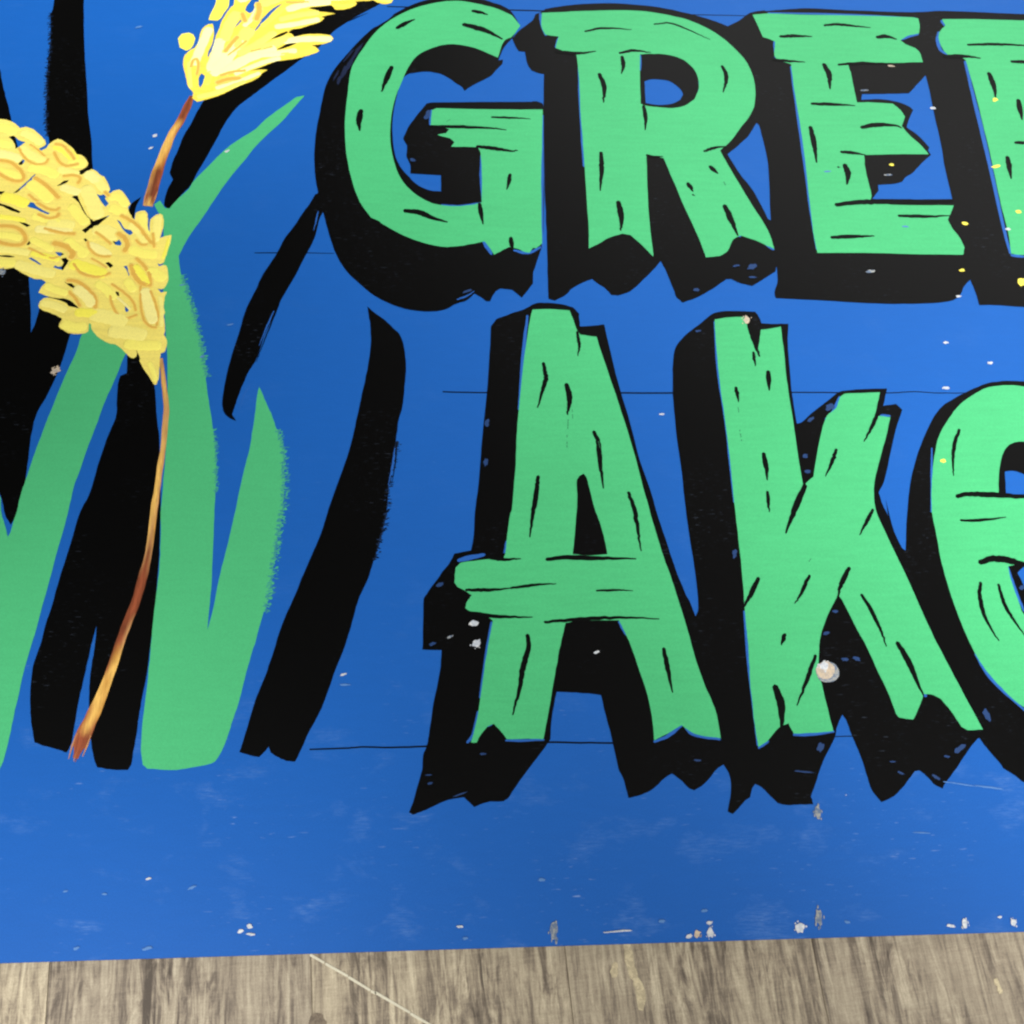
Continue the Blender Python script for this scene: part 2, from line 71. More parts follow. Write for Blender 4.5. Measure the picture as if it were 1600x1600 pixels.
MARK = {
 'G': '42:-795,4222 -725,4280 -654,4325|37:-192,4431 -130,4419 -68,4392|54:-265,4279 -97,4219 44,4124|46:-828,3806 -856,3711 -901,3544|50:-1052,3352 -1063,3236 -1055,3148|47:-710,2394 -603,2378 -511,2332 -400,2293|36:-167,2465 -154,2365 -142,2278|32:66,2744 54,2665 38,2599|36:54,2159 64,2035|33:-528,3202 -344,3199 -77,3191 49,3174|22:-60,3300 96,3297 238,3287|38:-177,3006 -33,2989 86,2966 130,2973',
 'R': '24:711,4227 848,4266 1092,4258|18:1280,4321 1402,4339 1529,4284 1725,4161|36:463,3995 651,3986 785,4010|30:974,3994 1090,4025 1227,4007|36:992,3959 995,3863 973,3773|41:796,3769 827,3635 811,3468|36:1787,3874 1810,3758 1765,3594|34:1124,3441 1128,3310 1114,3193|38:759,2965 753,2797 730,2596|47:856,2496 869,2348 856,2231|28:1548,2990 1651,3030 1731,3038|39:2567,2849 2566,2843|39:1576,2841 1632,2773|38:1394,2678 1425,2599|22:1417,2569 1435,2557|48:1646,2470 1682,2328 1714,2193|22:1103,2945 1160,2928 1229,2935',
 'E': '31:2691,4345 2785,4362 2917,4351 3075,4333|37:2305,4211 2417,4222 2570,4218|44:3109,4225 3191,4235 3272,4208|30:2212,3954 2325,3943 2470,3932|30:2738,3911 2899,3929 3216,3936|48:2619,3915 2644,3811 2629,3647|35:2455,3488 2618,3485 2801,3475|46:2814,3250 2941,3279 3094,3275 3135,3250|34:2612,3002 2715,2991 2797,2973|45:2409,3249 2413,3075 2405,2891|50:2621,2875 2630,2782 2604,2682|49:2489,2486 2659,2512 2856,2521 3399,2534|32:2949,2389 3124,2385 3340,2394|37:2407,2183 2605,2196 2730,2198',
 'E2': '31:3858,4158 4120,4172 4334,4163 4439,4151|43:3631,4024 3819,4028 3933,4010|37:4183,3980 4289,3976 4421,3965|48:3966,3849 3976,3703 3965,3586|48:4143,3563 4125,3354|35:4012,3115 4135,3117|45:3917,2972 3897,2756',
 'A': '32:245,1104 257,988 227,878 192,756|41:393,938 409,829 390,702|24:490,1357 497,1243 484,1160|35:557,576 578,500 584,335 593,161|34:176,250 159,132 129,-25 107,-174|30:753,132 784,2 793,-140 803,-275|25:-180,-304 -69,-322 46,-319|33:205,-325 310,-313 530,-320 766,-327|24:-297,-521 -153,-523 -15,-512|20:-23,-512 123,-493 258,-486|16:504,-535 615,-532 730,-538|24:-279,-665 -117,-692 104,-699|24:176,-732 368,-718 603,-709 877,-721|35:69,-811 74,-883 39,-1000 12,-1135 -34,-1293|31:888,-907 899,-1033 917,-1177',
 'k': '28:1546,913 1550,798|36:1670,410 1674,307 1670,214|38:1784,1039 1772,888|26:1659,131 1652,-14|24:1701,1194 1700,1080|44:1699,1431 1719,1298 1741,1158|28:2508,737 2438,614 2360,494|27:2164,437 2119,342 2060,239|43:1914,175 1822,7 1740,-162|26:2334,-1 2277,-86 2215,-179|33:1524,-463 1471,-555 1402,-662|25:1850,-449 1785,-559 1730,-633|33:2111,-401 2050,-498 2002,-599|28:1643,-829 1609,-897|27:1809,-964 1740,-1106 1651,-1267|50:1536,-1149 1556,-1257 1541,-1416|28:2159,-580 2205,-689 2239,-813 2257,-915|40:2329,-892 2377,-1017 2405,-1136 2428,-1222',
 'e': '27:3030,584 2971,467 2937,348 2918,239|40:2908,86 2976,104 3125,98 3359,83 3529,73|22:2898,-82 3021,-83 3204,-62|47:2960,-375 3045,-350 3148,-360 3245,-391 3410,-402|29:2935,-509 2908,-614 2920,-761 2968,-889|25:3048,-523 3058,-658 3095,-763 3143,-871',
}
GAP = {
 'G': '21:-145,2921 -149,2694 -143,2490|21:-139,2473 -302,2441 -442,2451|22:-518,3364 -528,3216|31:-145,2130 -87,2012|25:73,2047 174,2026 267,2077|21:333,3329 297,2579 281,2072',
 'R': '30:358,4420 372,4269 394,4177|24:501,4159 465,4046|20:640,3870 628,3400 620,2827|21:1591,3768 1589,3653 1558,3551|26:1702,2206 1733,2189|26:1913,2116 1963,2070|24:1138,3979 1124,3813',
 'E': '28:2348,3882 2335,3467 2315,2916 2291,2425 2285,2073|24:2250,4155 2236,3977|44:3305,4210 3371,4248 3462,4272|19:2240,4480 2939,4478 3476,4456',
 'E2': '25:3694,4433 3709,4374|31:3645,4299 3614,4197 3632,4075 3727,4042|34:3797,3973 3781,3530 3761,2907 3730,2292 3728,2051|26:3729,2034 3823,2023',
 'A': '24:150,1489 107,1140 68,742|17:-38,-198 -56,-279|19:-145,-727 -175,-898 -222,-1188|22:-300,-1447 -263,-1404 -235,-1270|22:-244,-1419 -199,-1361 -158,-1343|15:-79,-1440 32,-1442 143,-1441|20:629,-734 669,-819|22:782,-1464 871,-1429 944,-1374 957,-1360 1011,-1424 1169,-1457|33:-343,-327 -267,-307 -180,-291',
 'k': '28:1461,1441 1444,1091 1450,642 1436,56|19:1408,-678 1395,-981 1390,-1292 1387,-1498|15:1389,-1513 1454,-1474|19:1607,-1439 1722,-1438 1850,-1425|23:2251,838 2189,724 2127,665|19:2510,694 2575,689|27:2422,-1195 2443,-1226',
 'e': '20:2802,-971 2864,-1124 3028,-1321|13:2813,445 2716,-21|21:3135,-402 3144,-523 3172,-701',
}
FAINT = '14:393,682 383,572|11:378,548 370,397|11:422,741 422,668|13:582,500 601,396|14:1542,768 1543,700|14:1533,583 1535,496|9:167,644 187,635|13:1850,-368 1880,-334|11:-402,3249 -363,3282|16:1667,2694 1677,2657'
GUIDE = '14:-876,4466 -388,4458 390,4451 1175,4444 2129,4442|9:-1753,2009 -1477,2012 -1200,2009|12:-435,880 25,870 671,870 1127,870 1939,874 2604,869 2784,879 2917,869 3150,868|11:-1194,-1469 -992,-1466 -884,-1461 -738,-1467 -527,-1464 142,-1455 550,-1467 1226,-1462 1834,-1455 1968,-1454'
STEM_LONG = '-2308,1135,14 -2285,1036,16 -2266,938,18 -2231,759,20 -2226,641,20 -2220,464,19 -2224,317,21 -2225,183,21 -2229,37,25 -2228,-144,24 -2232,-283,24 -2249,-429,32 -2270,-571,31 -2301,-690,31 -2332,-828,30 -2354,-951,32 -2377,-1057,33 -2405,-1169,37 -2430,-1250,44 -2468,-1369,50 -2493,-1494,18'
STEM_SHORT = '-2327,3468,22 -2361,3326,33 -2395,3198,35 -2432,3104,32 -2464,2961,37 -2493,2796,42 -2513,2647,47 -2525,2511,46 -2536,2412,36'
KEYS_LONG = '-2308,1135,ttt -2270,938,oyt -2231,721,ttt -2218,336,yyt -2226,50,yyt -2230,-93,yto -2230,-262,tbt -2249,-429,brb -2290,-631,brb -2311,-730,bbt -2330,-820,brt -2347,-916,boy -2361,-981,ryy -2377,-1057,yoy -2405,-1169,yyo -2425,-1239,ryo -2447,-1315,ryr -2473,-1380,rrb -2493,-1494,rrr'
KEYS_SHORT = '-2327,3468,rbr -2381,3243,rbr -2410,3161,oyr -2456,2974,yyo -2489,2809,yor -2504,2730,obr -2517,2599,tbr -2525,2511,tbb -2531,2447,tyb -2536,2412,tyt'
DRY = '9:-1570,1517 -1612,1366 -1653,1212 -1676,1111|9:-734,504 -740,365 -762,205|8:-345,1592 -274,1614 -211,1674|10:-1449,2321 -1510,2195 -1570,2070|7:-1721,1681 -1762,1537 -1794,1391|8:-785,160 -791,58 -794,5|10:-1177,4289 -1102,4341 -1027,4386|11:-3223,2948 -3205,2888 -3201,2828'
SLIT = '11:-1588,1518 -1631,1377 -1668,1239|11:-746,459 -760,329 -782,193|13:-336,1620 -274,1647 -215,1691|10:-1329,2382 -1339,2295 -1353,2209|9:-1701,939 -1741,851 -1757,745|10:-1028,4410 -953,4448 -881,4471'
KERNEL_LOW = '106:-3722,3123 -3649,3124 -3579,3088|90:-3514,3083 -3444,3047 -3370,2987|116:-3257,2965 -3181,2917 -3100,2828|94:-3123,2797 -3050,2799|83:-2991,2698 -2920,2640|82:-2920,2640 -2855,2558|87:-2810,2489 -2752,2490 -2690,2421|65:-2567,2330 -2548,2239 -2521,2161|70:-2453,2309 -2452,2223 -2449,2117|49:-2358,2134 -2366,2039 -2382,1946|74:-3690,2988 -3595,2965|83:-3671,2879 -3587,2862 -3510,2833|73:-3498,2930 -3435,2877 -3336,2824|72:-3645,2724 -3551,2702 -3465,2667|83:-3397,2751 -3303,2729 -3225,2689|73:-3191,2737 -3081,2697|91:-3541,2479 -3466,2457 -3399,2424|112:-3373,2598 -3301,2541 -3237,2472|72:-3145,2572 -3049,2532|122:-2981,2557 -2930,2447 -2879,2332|81:-2780,2391 -2703,2352|100:-3067,2405 -3001,2314 -2949,2258|99:-2861,2191 -2799,2192 -2740,2147|70:-3574,2307 -3457,2292 -3365,2270|60:-3310,2310 -3227,2283 -3145,2267|69:-3266,2198 -3155,2188 -3052,2178|90:-3185,2244 -3052,2234|59:-3545,2139 -3458,2140 -3385,2119|74:-3296,2108 -3220,2065 -3143,2021|58:-3524,2018 -3411,2013 -3313,1992|49:-3268,1987 -3187,1966 -3096,1940|88:-3048,2089 -2988,2034 -2921,1990|69:-2887,2057 -2821,2024 -2763,1981|70:-2627,2239 -2568,2183 -2514,2105|79:-2602,2026 -2528,1994 -2448,1983|68:-3505,1904 -3393,1905|82:-3348,1889 -3257,1857 -3121,1815|92:-2978,1897 -2877,1860 -2776,1817|76:-3141,1719 -3058,1677 -2995,1656|85:-2923,1688 -2860,1636 -2813,1573|61:-3135,1571 -3065,1556 -2992,1520|79:-2967,1401 -2896,1376 -2847,1386|95:-2800,1737 -2734,1689 -2673,1615|112:-2775,1479 -2687,1459 -2599,1428|63:-2558,1873 -2507,1809 -2465,1744|87:-2450,1841 -2366,1788|85:-2474,1670 -2436,1564 -2388,1439|111:-2639,1346 -2545,1336 -2458,1316|83:-2534,1245 -2441,1235 -2340,1235|36:-2374,1095 -2342,1025 -2323,966|43:-2367,1638 -2341,1518 -2330,1378|94:-2905,1499 -2776,1489|67:-2596,1754 -2553,1690|47:-2657,1626 -2600,1574 -2546,1517'
KERNEL_HIGH = '79:-2342,3531 -2368,3695 -2386,3828|87:-2340,3809 -2307,3973 -2265,4167|73:-2232,3586 -2215,3719|86:-2209,3759 -2183,3908 -2166,4045|141:-2137,4059 -2110,4213 -2062,4355|115:-2186,3719 -2110,3855 -2027,4035|117:-2025,4007 -1957,4161|107:-2000,4202 -1938,4302 -1898,4446|119:-1861,4206 -1782,4306 -1675,4452|98:-2109,3721 -1949,3859 -1761,3973|99:-2017,3912 -1887,4011 -1747,4153|51:-2162,3548 -2004,3617 -1827,3721|62:-2287,3455 -2139,3510 -1937,3632|80:-2048,3683 -1824,3822 -1681,3879|81:-1682,3906 -1561,3937 -1438,3960|76:-1662,4058 -1519,4082 -1325,4087|82:-1883,3956 -1763,4014 -1654,4086|83:-1751,4208 -1603,4241 -1405,4303|60:-1706,4294 -1583,4340 -1433,4373|85:-1653,4410 -1514,4471 -1352,4497|67:-1321,4477 -1234,4458 -1147,4475|67:-1517,4529 -1263,4551 -1007,4588|61:-976,4559 -862,4534|133:-2044,4513 -1996,4544|109:-1849,4476 -1722,4552|64:-1879,3901 -1732,3919 -1586,3950'
OUTLINE_LOW = '21:-3515,2927 -3477,2861 -3418,2802 -3355,2779 -3304,2798 -3295,2828|16:-3443,2965 -3387,2923 -3322,2858|26:-3262,2974 -3214,2963 -3155,2903 -3109,2837|26:-3259,2895 -3215,2811 -3159,2770 -3115,2777 -3080,2789|31:-3660,2816 -3562,2800 -3495,2747 -3456,2700 -3442,2641 -3492,2623 -3560,2652 -3630,2698|36:-3358,2654 -3282,2597 -3203,2516 -3170,2476|26:-3159,2675 -3092,2682 -3044,2659 -3051,2612|25:-3310,2428 -3227,2377 -3167,2367 -3152,2384|30:-3285,2325 -3214,2292 -3158,2304 -3145,2333|34:-3558,2221 -3443,2216 -3371,2172 -3338,2106 -3354,2067 -3417,2055 -3485,2071 -3535,2087|30:-3222,2202 -3153,2180 -3085,2164 -3014,2159|19:-3304,2029 -3210,1980 -3140,1948 -3093,1954|49:-3137,2074 -3082,2058 -3025,2026 -2997,1982 -3007,1954|24:-2982,1906 -2928,1830 -2859,1798 -2794,1794 -2728,1821|15:-2866,1945 -2810,1912 -2756,1869|33:-3000,1760 -2939,1750 -2867,1697 -2801,1618 -2786,1539|24:-2978,1664 -2933,1617 -2889,1549|19:-2703,1655 -2679,1566 -2625,1478 -2567,1452 -2506,1478|19:-2700,1730 -2604,1656 -2540,1583 -2515,1515|19:-2504,1715 -2487,1567 -2450,1437 -2402,1386 -2363,1376|19:-2434,1673 -2388,1568 -2363,1489 -2361,1396|39:-2589,1887 -2558,1806 -2498,1737 -2440,1726|29:-2561,1947 -2502,1888 -2454,1807 -2440,1726|30:-2708,2321 -2635,2276 -2560,2203 -2496,2108 -2452,2070|20:-2912,2088 -2891,2032 -2840,1978 -2781,1962 -2743,1968|20:-2866,2172 -2817,2133 -2752,2072|40:-2710,2162 -2661,2123 -2636,2057 -2648,2013|20:-2580,2107 -2545,2069 -2505,2069|20:-2472,2165 -2450,2047|26:-2819,2498 -2851,2532|20:-3379,2502 -3343,2468 -3312,2445'
OUTLINE_HIGH = '20:-2364,3765 -2338,3846 -2309,3793 -2309,3687|35:-2116,3933 -2074,4016 -2035,4086|17:-2089,3893 -2008,3991 -1963,4047|48:-1898,4456 -1887,4371 -1901,4285|23:-2129,3678 -2059,3712 -1954,3735|39:-2147,3605 -2077,3639 -1987,3654|36:-2015,4339 -1989,4262|18:-1677,4484 -1590,4480 -1504,4490|15:-1824,3968 -1761,3990|14:-1920,3938 -1844,3967'
SPECK = 'g 1866,-1069 67,-13 -22,-65|t 1857,-1057 56,-11 -18,-54|w 1849,-1033 36,6 1,-27|t 1688,1456 30,0 -5,-37|w -253,-735 30,5 3,-20|w -240,-863 30,4 3,-24|g -396,-817 21,10 3,-7|w 479,-925 23,5 1,-9|t -2976,1039 33,15 10,-23|w 3079,1274 23,0 -2,-12|w 3360,1107 23,0 -3,-14|w 3003,906 27,-1 -3,-12|y 3327,1896 24,0 -3,-14|y 3753,1797 40,16 3,-37|w 3254,1665 24,0 -3,-12|y 2871,347 24,0 -3,-14|y 3952,3557 26,1 -5,-23|y 3807,2873 47,6 -3,-16|y 3880,2435 26,-3 -5,-16|w 3763,2272 24,-2 -4,-14|y 3442,2322 26,-3 -5,-17|p 2982,2287 28,-3 -2,-9|y 2985,2879 24,-2 -3,-14|w 3426,3459 25,-2 -4,-15|g 2645,1879 34,4 -2,-17|p 2475,2803 35,1 -2,-10|t 3168,3905 31,-3 -3,-11|g 2936,2778 40,1 -2,-9|g 2901,3637 36,1 -1,-8|g 151,-2464 24,0 0,-51|w 882,-2510 21,4 2,-12|t 928,-2498 17,-3 -6,-22|w 999,-2494 21,-1 -3,-29|w 1000,-2446 21,3 1,-10|g 1606,-2433 23,2 -2,-48|w 1492,-2485 28,1 -2,-29|g 1683,-1880 22,4 3,-41|w 2410,-2491 18,3 1,-32|w 2684,-2492 17,3 1,-22|w 2612,-2460 14,0 -1,-7|w 506,-2474 97,5 0,-5|w -349,-2428 21,-1 0,-7|p -322,-2486 17,0 0,-9|w -1508,-2418 18,7 6,-10|w -1463,-2394 16,-6 -4,-13|w -1453,-2435 27,-1 1,-8|w -2017,-2143 18,6 3,-6|p -2350,-2478 18,6 4,-7|p -1985,-2489 31,7 3,-8|p -1783,-2194 26,12 4,-7|p -2240,-2215 17,0 1,-6|p -2446,-2196 15,5 3,-5|w -2559,3069 21,11 6,-15|w -2574,2951 19,13 4,-9|w -2019,2930 19,10 4,-11|p -2805,4180 32,13 3,-10|p -1872,1405 28,9 2,-7|w -1022,-1038 22,4 1,-7|p -1005,-1099 45,-1 0,-6|w 1020,704 19,0 -1,-9|p -2225,1730 24,8 2,-6|p -2037,1150 19,9 3,-8|g -3453,1828 16,14 17,-28|w 1862,-1789 4,0 -1,-4|p 740,-2429 21,-1 -1,-10|p 979,-2384 18,0 -1,-10|p 100,-2203 28,2 1,-10|p 2707,-1764 80,-13 -2,-5|p 2540,-1742 109,-17 -2,-4|p 2262,-2006 58,-5 -1,-4|p 1758,-2463 20,-4 -3,-8|w 2330,-2498 27,-5 -4,-9|b 1975,-687 20,0 -2,-12|b 2057,-989 28,-11 -6,-11|b 1985,-992 24,0 -2,-12|b 1896,-829 24,4 0,-12|b 2789,-1345 23,9 10,-42|b 1754,-1517 19,-10 -17,-26|b 2583,-1541 43,25 8,-15|b 2497,-1584 22,-4 -3,-7|b 1334,1364 27,6 0,-10|b 2171,757 34,20 9,-26|b 2025,663 29,17 5,-13|b 1945,272 21,0 -3,-19|b 1945,389 21,0 -3,-19|b 1782,1912 36,19 7,-25|b 1667,1923 28,3 -1,-11|b 1775,1822 33,0 -1,-9|b -209,-1515 22,1 1,-7|b 1024,-1576 22,0 -1,-7|b 1639,-1654 66,-8 -1,-5|b 2405,-1699 23,-15 -8,-9|b -160,352 16,-3 -6,-32|b -146,644 17,-3 -6,-33|b -453,-483 25,12 5,-11|b -499,-859 21,8 4,-11|b 1393,-299 16,-2 -7,-34|b 1356,1709 28,3 0,-16|b -264,1688 38,17 3,-10|b -547,3308 23,-11 -16,-61|b -654,2866 23,-5 -2,-18|b -512,-1673 17,4 2,-7|n -1123,3906 10,-10 -51,-98|n -1091,3989 8,-9 -36,-64|n -1155,3824 15,-13 -41,-90|n -1192,3742 18,-13 -36,-93|n -1228,3654 14,-8 -18,-60|n -1254,3700 9,-6 -21,-59|n -1163,3919 6,-6 -40,-76|b 2205,-1673 26,-11 -4,-7|b 3195,-546 21,0 -4,-17|b 2168,-1607 19,0 -1,-5|b -519,-1627 22,1 0,-5|b -343,-1737 41,14 2,-5'  # first grey and white specks: shade and highlight painted on the big tan chip
SCRATCH = '-1144,-2543 -1072,-2582|-1061,-2589 -945,-2651|-938,-2657 -825,-2722|-818,-2728 -795,-2738|-795,-2735 -616,-2834|-609,-2841 -449,-2929'
PRINT = {'streak': '532,-2533 570,-2534 581,-2617 597,-2681 623,-2744 632,-2806 613,-2866 590,-2859 584,-2804 573,-2717 554,-2704 534,-2600', 'streak2': '2540,-2769 2559,-2763 2577,-2827 2555,-2842', 'streak3': '462,-2639 477,-2621 494,-2630 494,-2678 478,-2702 458,-2698 449,-2670', 'knot': '-1138,-2866 -1129,-2836 -1097,-2822 -1064,-2832 -1042,-2869 -1054,-2910 -1092,-2927 -1126,-2902'}
FUZZ = {'S1': ('L', '-3497,4317 -3445,3940 -3424,3641 -3385,3383 -3361,3194 -3325,3046'), 'L3a': ('R', '-2242,1812 -2140,1520 -2051,1212 -2001,988'), 'L3b': ('R', '-1512,592 -1467,461 -1453,300 -1445,165 -1447,10 -1467,-185 -1485,-437 -1510,-641'), 'S6': ('R', '-730,505 -764,343 -789,138 -801,-39 -834,-190 -862,-318'), 'L3c': ('R', '-1918,603 -1881,371 -1865,145')}
LZ = {'S': 0.1, 'GUIDE': 0.05, 'GAP': 0.16, 'L': 0.22, 'LET': 0.24, 'MARK': 0.32, 'STEM': 0.32, 'HI': 0.4, 'EAR': 0.4, 'KER': 0.46, 'OUT': 0.75, 'SPK': 0.5}
# ------------------------------------------------------------------ materials
def srgb(r, g, b):
    f = lambda c: (c / 255 / 12.92) if c <= 10 else ((c / 255 + 0.055) / 1.055) ** 2.4
    return (f(r), f(g), f(b), 1)
class NT:
    def __init__(s, name):
        s.m = bpy.data.materials.new(name); s.m.use_nodes = True; s.t = s.m.node_tree; s.b = s.t.nodes['Principled BSDF']
    def n(s, typ, **kw):
        n = s.t.nodes.new(typ)
        for k, v in kw.items():
            if k in n.inputs: n.inputs[k].default_value = v
            else: setattr(n, k, v)
        return n
    def l(s, a, b): s.t.links.new(a, b)
    def co(s, scale, rot=0.0):
        g = s.n('ShaderNodeNewGeometry'); mp = s.n('ShaderNodeMapping'); s.l(g.outputs['Position'], mp.inputs['Vector'])
        mp.inputs['Scale'].default_value = scale; mp.inputs['Rotation'].default_value = (0, 0, rot); return mp.outputs[0]
    def noise(s, vec, scale, detail=3.0, rough=0.5, dist=0.0):
        n = s.n('ShaderNodeTexNoise', Scale=scale, Detail=detail, Roughness=rough, Distortion=dist); s.l(vec, n.inputs['Vector']); return n.outputs['Fac']
    def ramp(s, fac, stops):
        r = s.n('ShaderNodeValToRGB'); e = r.color_ramp.elements
        e[0].position, e[0].color = stops[0]; e[1].position, e[1].color = stops[-1]
        for p, c in stops[1:-1]:
            x = e.new(p); x.color = c
        s.l(fac, r.inputs[0]); return r.outputs[0]
    def mix(s, fac, a, b, mode='MIX'):
        x = s.n('ShaderNodeMix', data_type='RGBA', blend_type=mode)
        for i, v in ((0, fac), (6, a), (7, b)):
            if isinstance(v, (int, float, tuple)): x.inputs[i].default_value = v
            else: s.l(v, x.inputs[i])
        return x.outputs[2]
    def math(s, op, a, b=None):
        x = s.n('ShaderNodeMath', operation=op)
        for i, v in ((0, a), (1, b)):
            if v is None: continue
            if isinstance(v, (int, float)): x.inputs[i].default_value = v
            else: s.l(v, x.inputs[i])
        return x.outputs[0]
    def bump(s, h, strength, dist=0.0005):
        b = s.n('ShaderNodeBump', Strength=strength, Distance=dist); s.l(h, b.inputs['Height']); s.l(b.outputs[0], s.b.inputs['Normal'])
G = lambda v: (v, v, v, 1)
def paint(name, col, rough=0.44, spec=0.25, streak=0.06, scratch=0.0, scratch_col=None, mottle=0.0, mottle_col=None):
    t = NT(name)
    c = t.co((1, 1, 1)); big = t.noise(c, 9, 3); f = t.noise(t.co((0.12, 1, 1)), 320, 3)
    k = t.math('ADD', t.math('MULTIPLY', t.math('SUBTRACT', big, 0.5), streak * 2), t.math('MULTIPLY', t.math('SUBTRACT', f, 0.5), streak * 2))
    colr = t.mix(1.0, col, t.ramp(t.math('ADD', k, 0.5), [(0.0, G(0.5)), (1.0, G(1.5))]), 'MULTIPLY')
    if scratch:
        s = t.noise(t.co((1, 8, 1), -0.05), 170, 2); mk = t.noise(c, 13, 3)
        fac = t.ramp(s, [(0.645, G(0)), (0.73, G(1))]); fac2 = t.ramp(mk, [(0.48, G(0.0)), (0.66, G(scratch))])
        colr = t.mix(t.math('MULTIPLY', fac, fac2), colr, scratch_col)
    gr = t.noise(c, 1500, 2)
    colr = t.mix(1.0, colr, t.ramp(gr, [(0.25, G(0.90)), (0.75, G(1.10))]), 'MULTIPLY')
    if mottle:
        mo = t.ramp(t.noise(c, 420, 3, 0.6, 0.8), [(0.44, G(mottle)), (0.56, G(0))]); colr = t.mix(mo, colr, mottle_col)
    t.l(colr, t.b.inputs['Base Color'])
    t.b.inputs['Roughness'].default_value = rough; t.b.inputs['Specular IOR Level'].default_value = spec
    t.bump(t.math('ADD', t.noise(t.co((0.5, 1, 1)), 900, 2), t.math('MULTIPLY', f, 0.6)), 0.10, 0.0004)
    return t.m
BLUE = srgb(22, 93, 178)
def board_paint():
    t = NT('blue_paint'); c = t.co((1, 1, 1))
    big = t.noise(c, 6, 3); fine = t.noise(t.co((0.25, 1, 1)), 260, 3)
    k = t.math('ADD', t.math('MULTIPLY', big, 0.10), t.math('MULTIPLY', fine, 0.07))
    col = t.mix(1.0, BLUE, t.ramp(k, [(0.0, G(0.90)), (0.17, G(1.10))]), 'MULTIPLY')
    # chalky rub marks, more of them towards the scuffed bottom edge
    g = t.n('ShaderNodeNewGeometry'); sp = t.n('ShaderNodeSeparateXYZ'); t.l(g.outputs['Position'], sp.inputs[0])
    low = t.n('ShaderNodeMapRange'); low.inputs[1].default_value = -0.02; low.inputs[2].default_value = -0.25; low.inputs[3].default_value = 0.12; low.inputs[4].default_value = 1.0
    t.l(sp.outputs[1], low.inputs[0])
    cl = t.ramp(t.noise(t.co((0.55, 1, 1), 0.1), 44, 4, 0.62, 0.3), [(0.55, G(0)), (0.76, G(1))])
    fib = t.ramp(t.noise(t.co((1, 7, 1), -0.10), 150, 4, 0.65), [(0.42, G(0.05)), (0.70, G(1))])
    rub = t.math('MULTIPLY', t.math('MULTIPLY', cl, fib), low.outputs[0])
    col = t.mix(t.math('MULTIPLY', rub, 0.62), col, srgb(120, 158, 214))
    sc = t.ramp(t.noise(t.co((1, 7, 1), -0.12), 120, 2), [(0.665, G(0)), (0.74, G(1))])
    col = t.mix(t.math('MULTIPLY', t.math('MULTIPLY', sc, t.math('MULTIPLY', low.outputs[0], t.ramp(t.noise(c, 17, 3), [(0.46, G(0)), (0.66, G(1))]))), 0.42), col, srgb(165, 190, 225))
    gr = t.noise(c, 1500, 2)
    col = t.mix(1.0, col, t.ramp(gr, [(0.25, G(0.90)), (0.75, G(1.10))]), 'MULTIPLY')
    t.l(col, t.b.inputs['Base Color'])
    t.b.inputs['Roughness'].default_value = 0.46; t.b.inputs['Specular IOR Level'].default_value = 0.25
    t.bump(t.math('ADD', t.noise(c, 1100, 2), t.math('MULTIPLY', fine, 0.6)), 0.10, 0.0004)
    return t.m
M = {}
M['blue'] = board_paint()
M['gap'] = paint('bare_blue_paint', srgb(38, 96, 178))
M['black'] = paint('black_paint', srgb(3, 3, 3), 0.37, 0.15, 0.10, 0.55, srgb(70, 78, 92))
M['mark'] = paint('black_line_paint', srgb(4, 6, 5), 0.40, 0.13)
M['faint'] = paint('thin_black_paint', srgb(40, 108, 72), 0.45, 0.3)
M['green'] = paint('green_paint', srgb(76, 187, 122), 0.44, 0.25, 0.09, 0.10, srgb(140, 215, 172))
M['leaf'] = paint('leaf_green_paint', srgb(76, 182, 120), 0.44, 0.25, 0.05)
M['thin_leaf'] = paint('thin_leaf_paint', srgb(58, 142, 142), 0.44, 0.25, 0.05)
M['thin_black'] = paint('thin_black_paint', srgb(20, 40, 70), 0.44, 0.2, 0.1)
for i, c in enumerate(((254, 242, 116), (252, 239, 132), (254, 243, 92), (252, 240, 148), (255, 250, 180))):
    M['yellow%d' % i] = paint('yellow_paint', srgb(*c), 0.35, 0.45, 0.06)
M['pale_orange'] = paint('pale_orange_paint', srgb(244, 216, 108), 0.38, 0.3, 0.08)
M['ear_low'] = paint('shaded_yellow_paint', srgb(244, 226, 114), 0.4, 0.3, 0.16)
M['ear_high'] = paint('deep_yellow_paint', srgb(246, 222, 84), 0.4, 0.3, 0.18)
M['orange'] = paint('orange_paint', srgb(226, 178, 78), 0.38, 0.4, 0.10)
M['brown'] = paint('brown_paint', srgb(122, 66, 40), 0.4, 0.4, 0.2)
M['r'] = paint('red_brown_paint', srgb(140, 72, 46), 0.4, 0.4, 0.2)
M['y'] = paint('straw_paint', srgb(236, 186, 88), 0.4, 0.4, 0.12)
M['t'] = paint('tan_paint', srgb(188, 134, 86), 0.4, 0.4, 0.15)
M['o'] = paint('ochre_paint', srgb(170, 118, 44), 0.4, 0.4, 0.1)
M['chip_w'] = paint('white_chip_and_highlight', srgb(212, 214, 214), 0.6, 0.2, 0.2, mottle=0.35, mottle_col=srgb(120, 146, 180))
M['chip_t'] = paint('bare_wood_chip', srgb(204, 186, 160), 0.6, 0.2, 0.2, mottle=0.25, mottle_col=srgb(70, 100, 140))
M['chip_g'] = paint('grey_chip_and_shade', srgb(158, 160, 156), 0.6, 0.2, 0.2, mottle=0.75, mottle_col=srgb(70, 100, 140))
M['chip_y'] = paint('yellow_drip', srgb(252, 238, 90), 0.4, 0.4)
M['chip_p'] = paint('pale_scuff', srgb(86, 132, 192), 0.5, 0.3)
M['chip_b'] = paint('blue_fleck', srgb(34, 64, 112), 0.45, 0.3)
M['chip_n'] = paint('navy_thin_paint', srgb(26, 36, 62), 0.42, 0.2, 0.2)
M['edge'] = paint('board_edge', srgb(20, 36, 62), 0.6, 0.3)
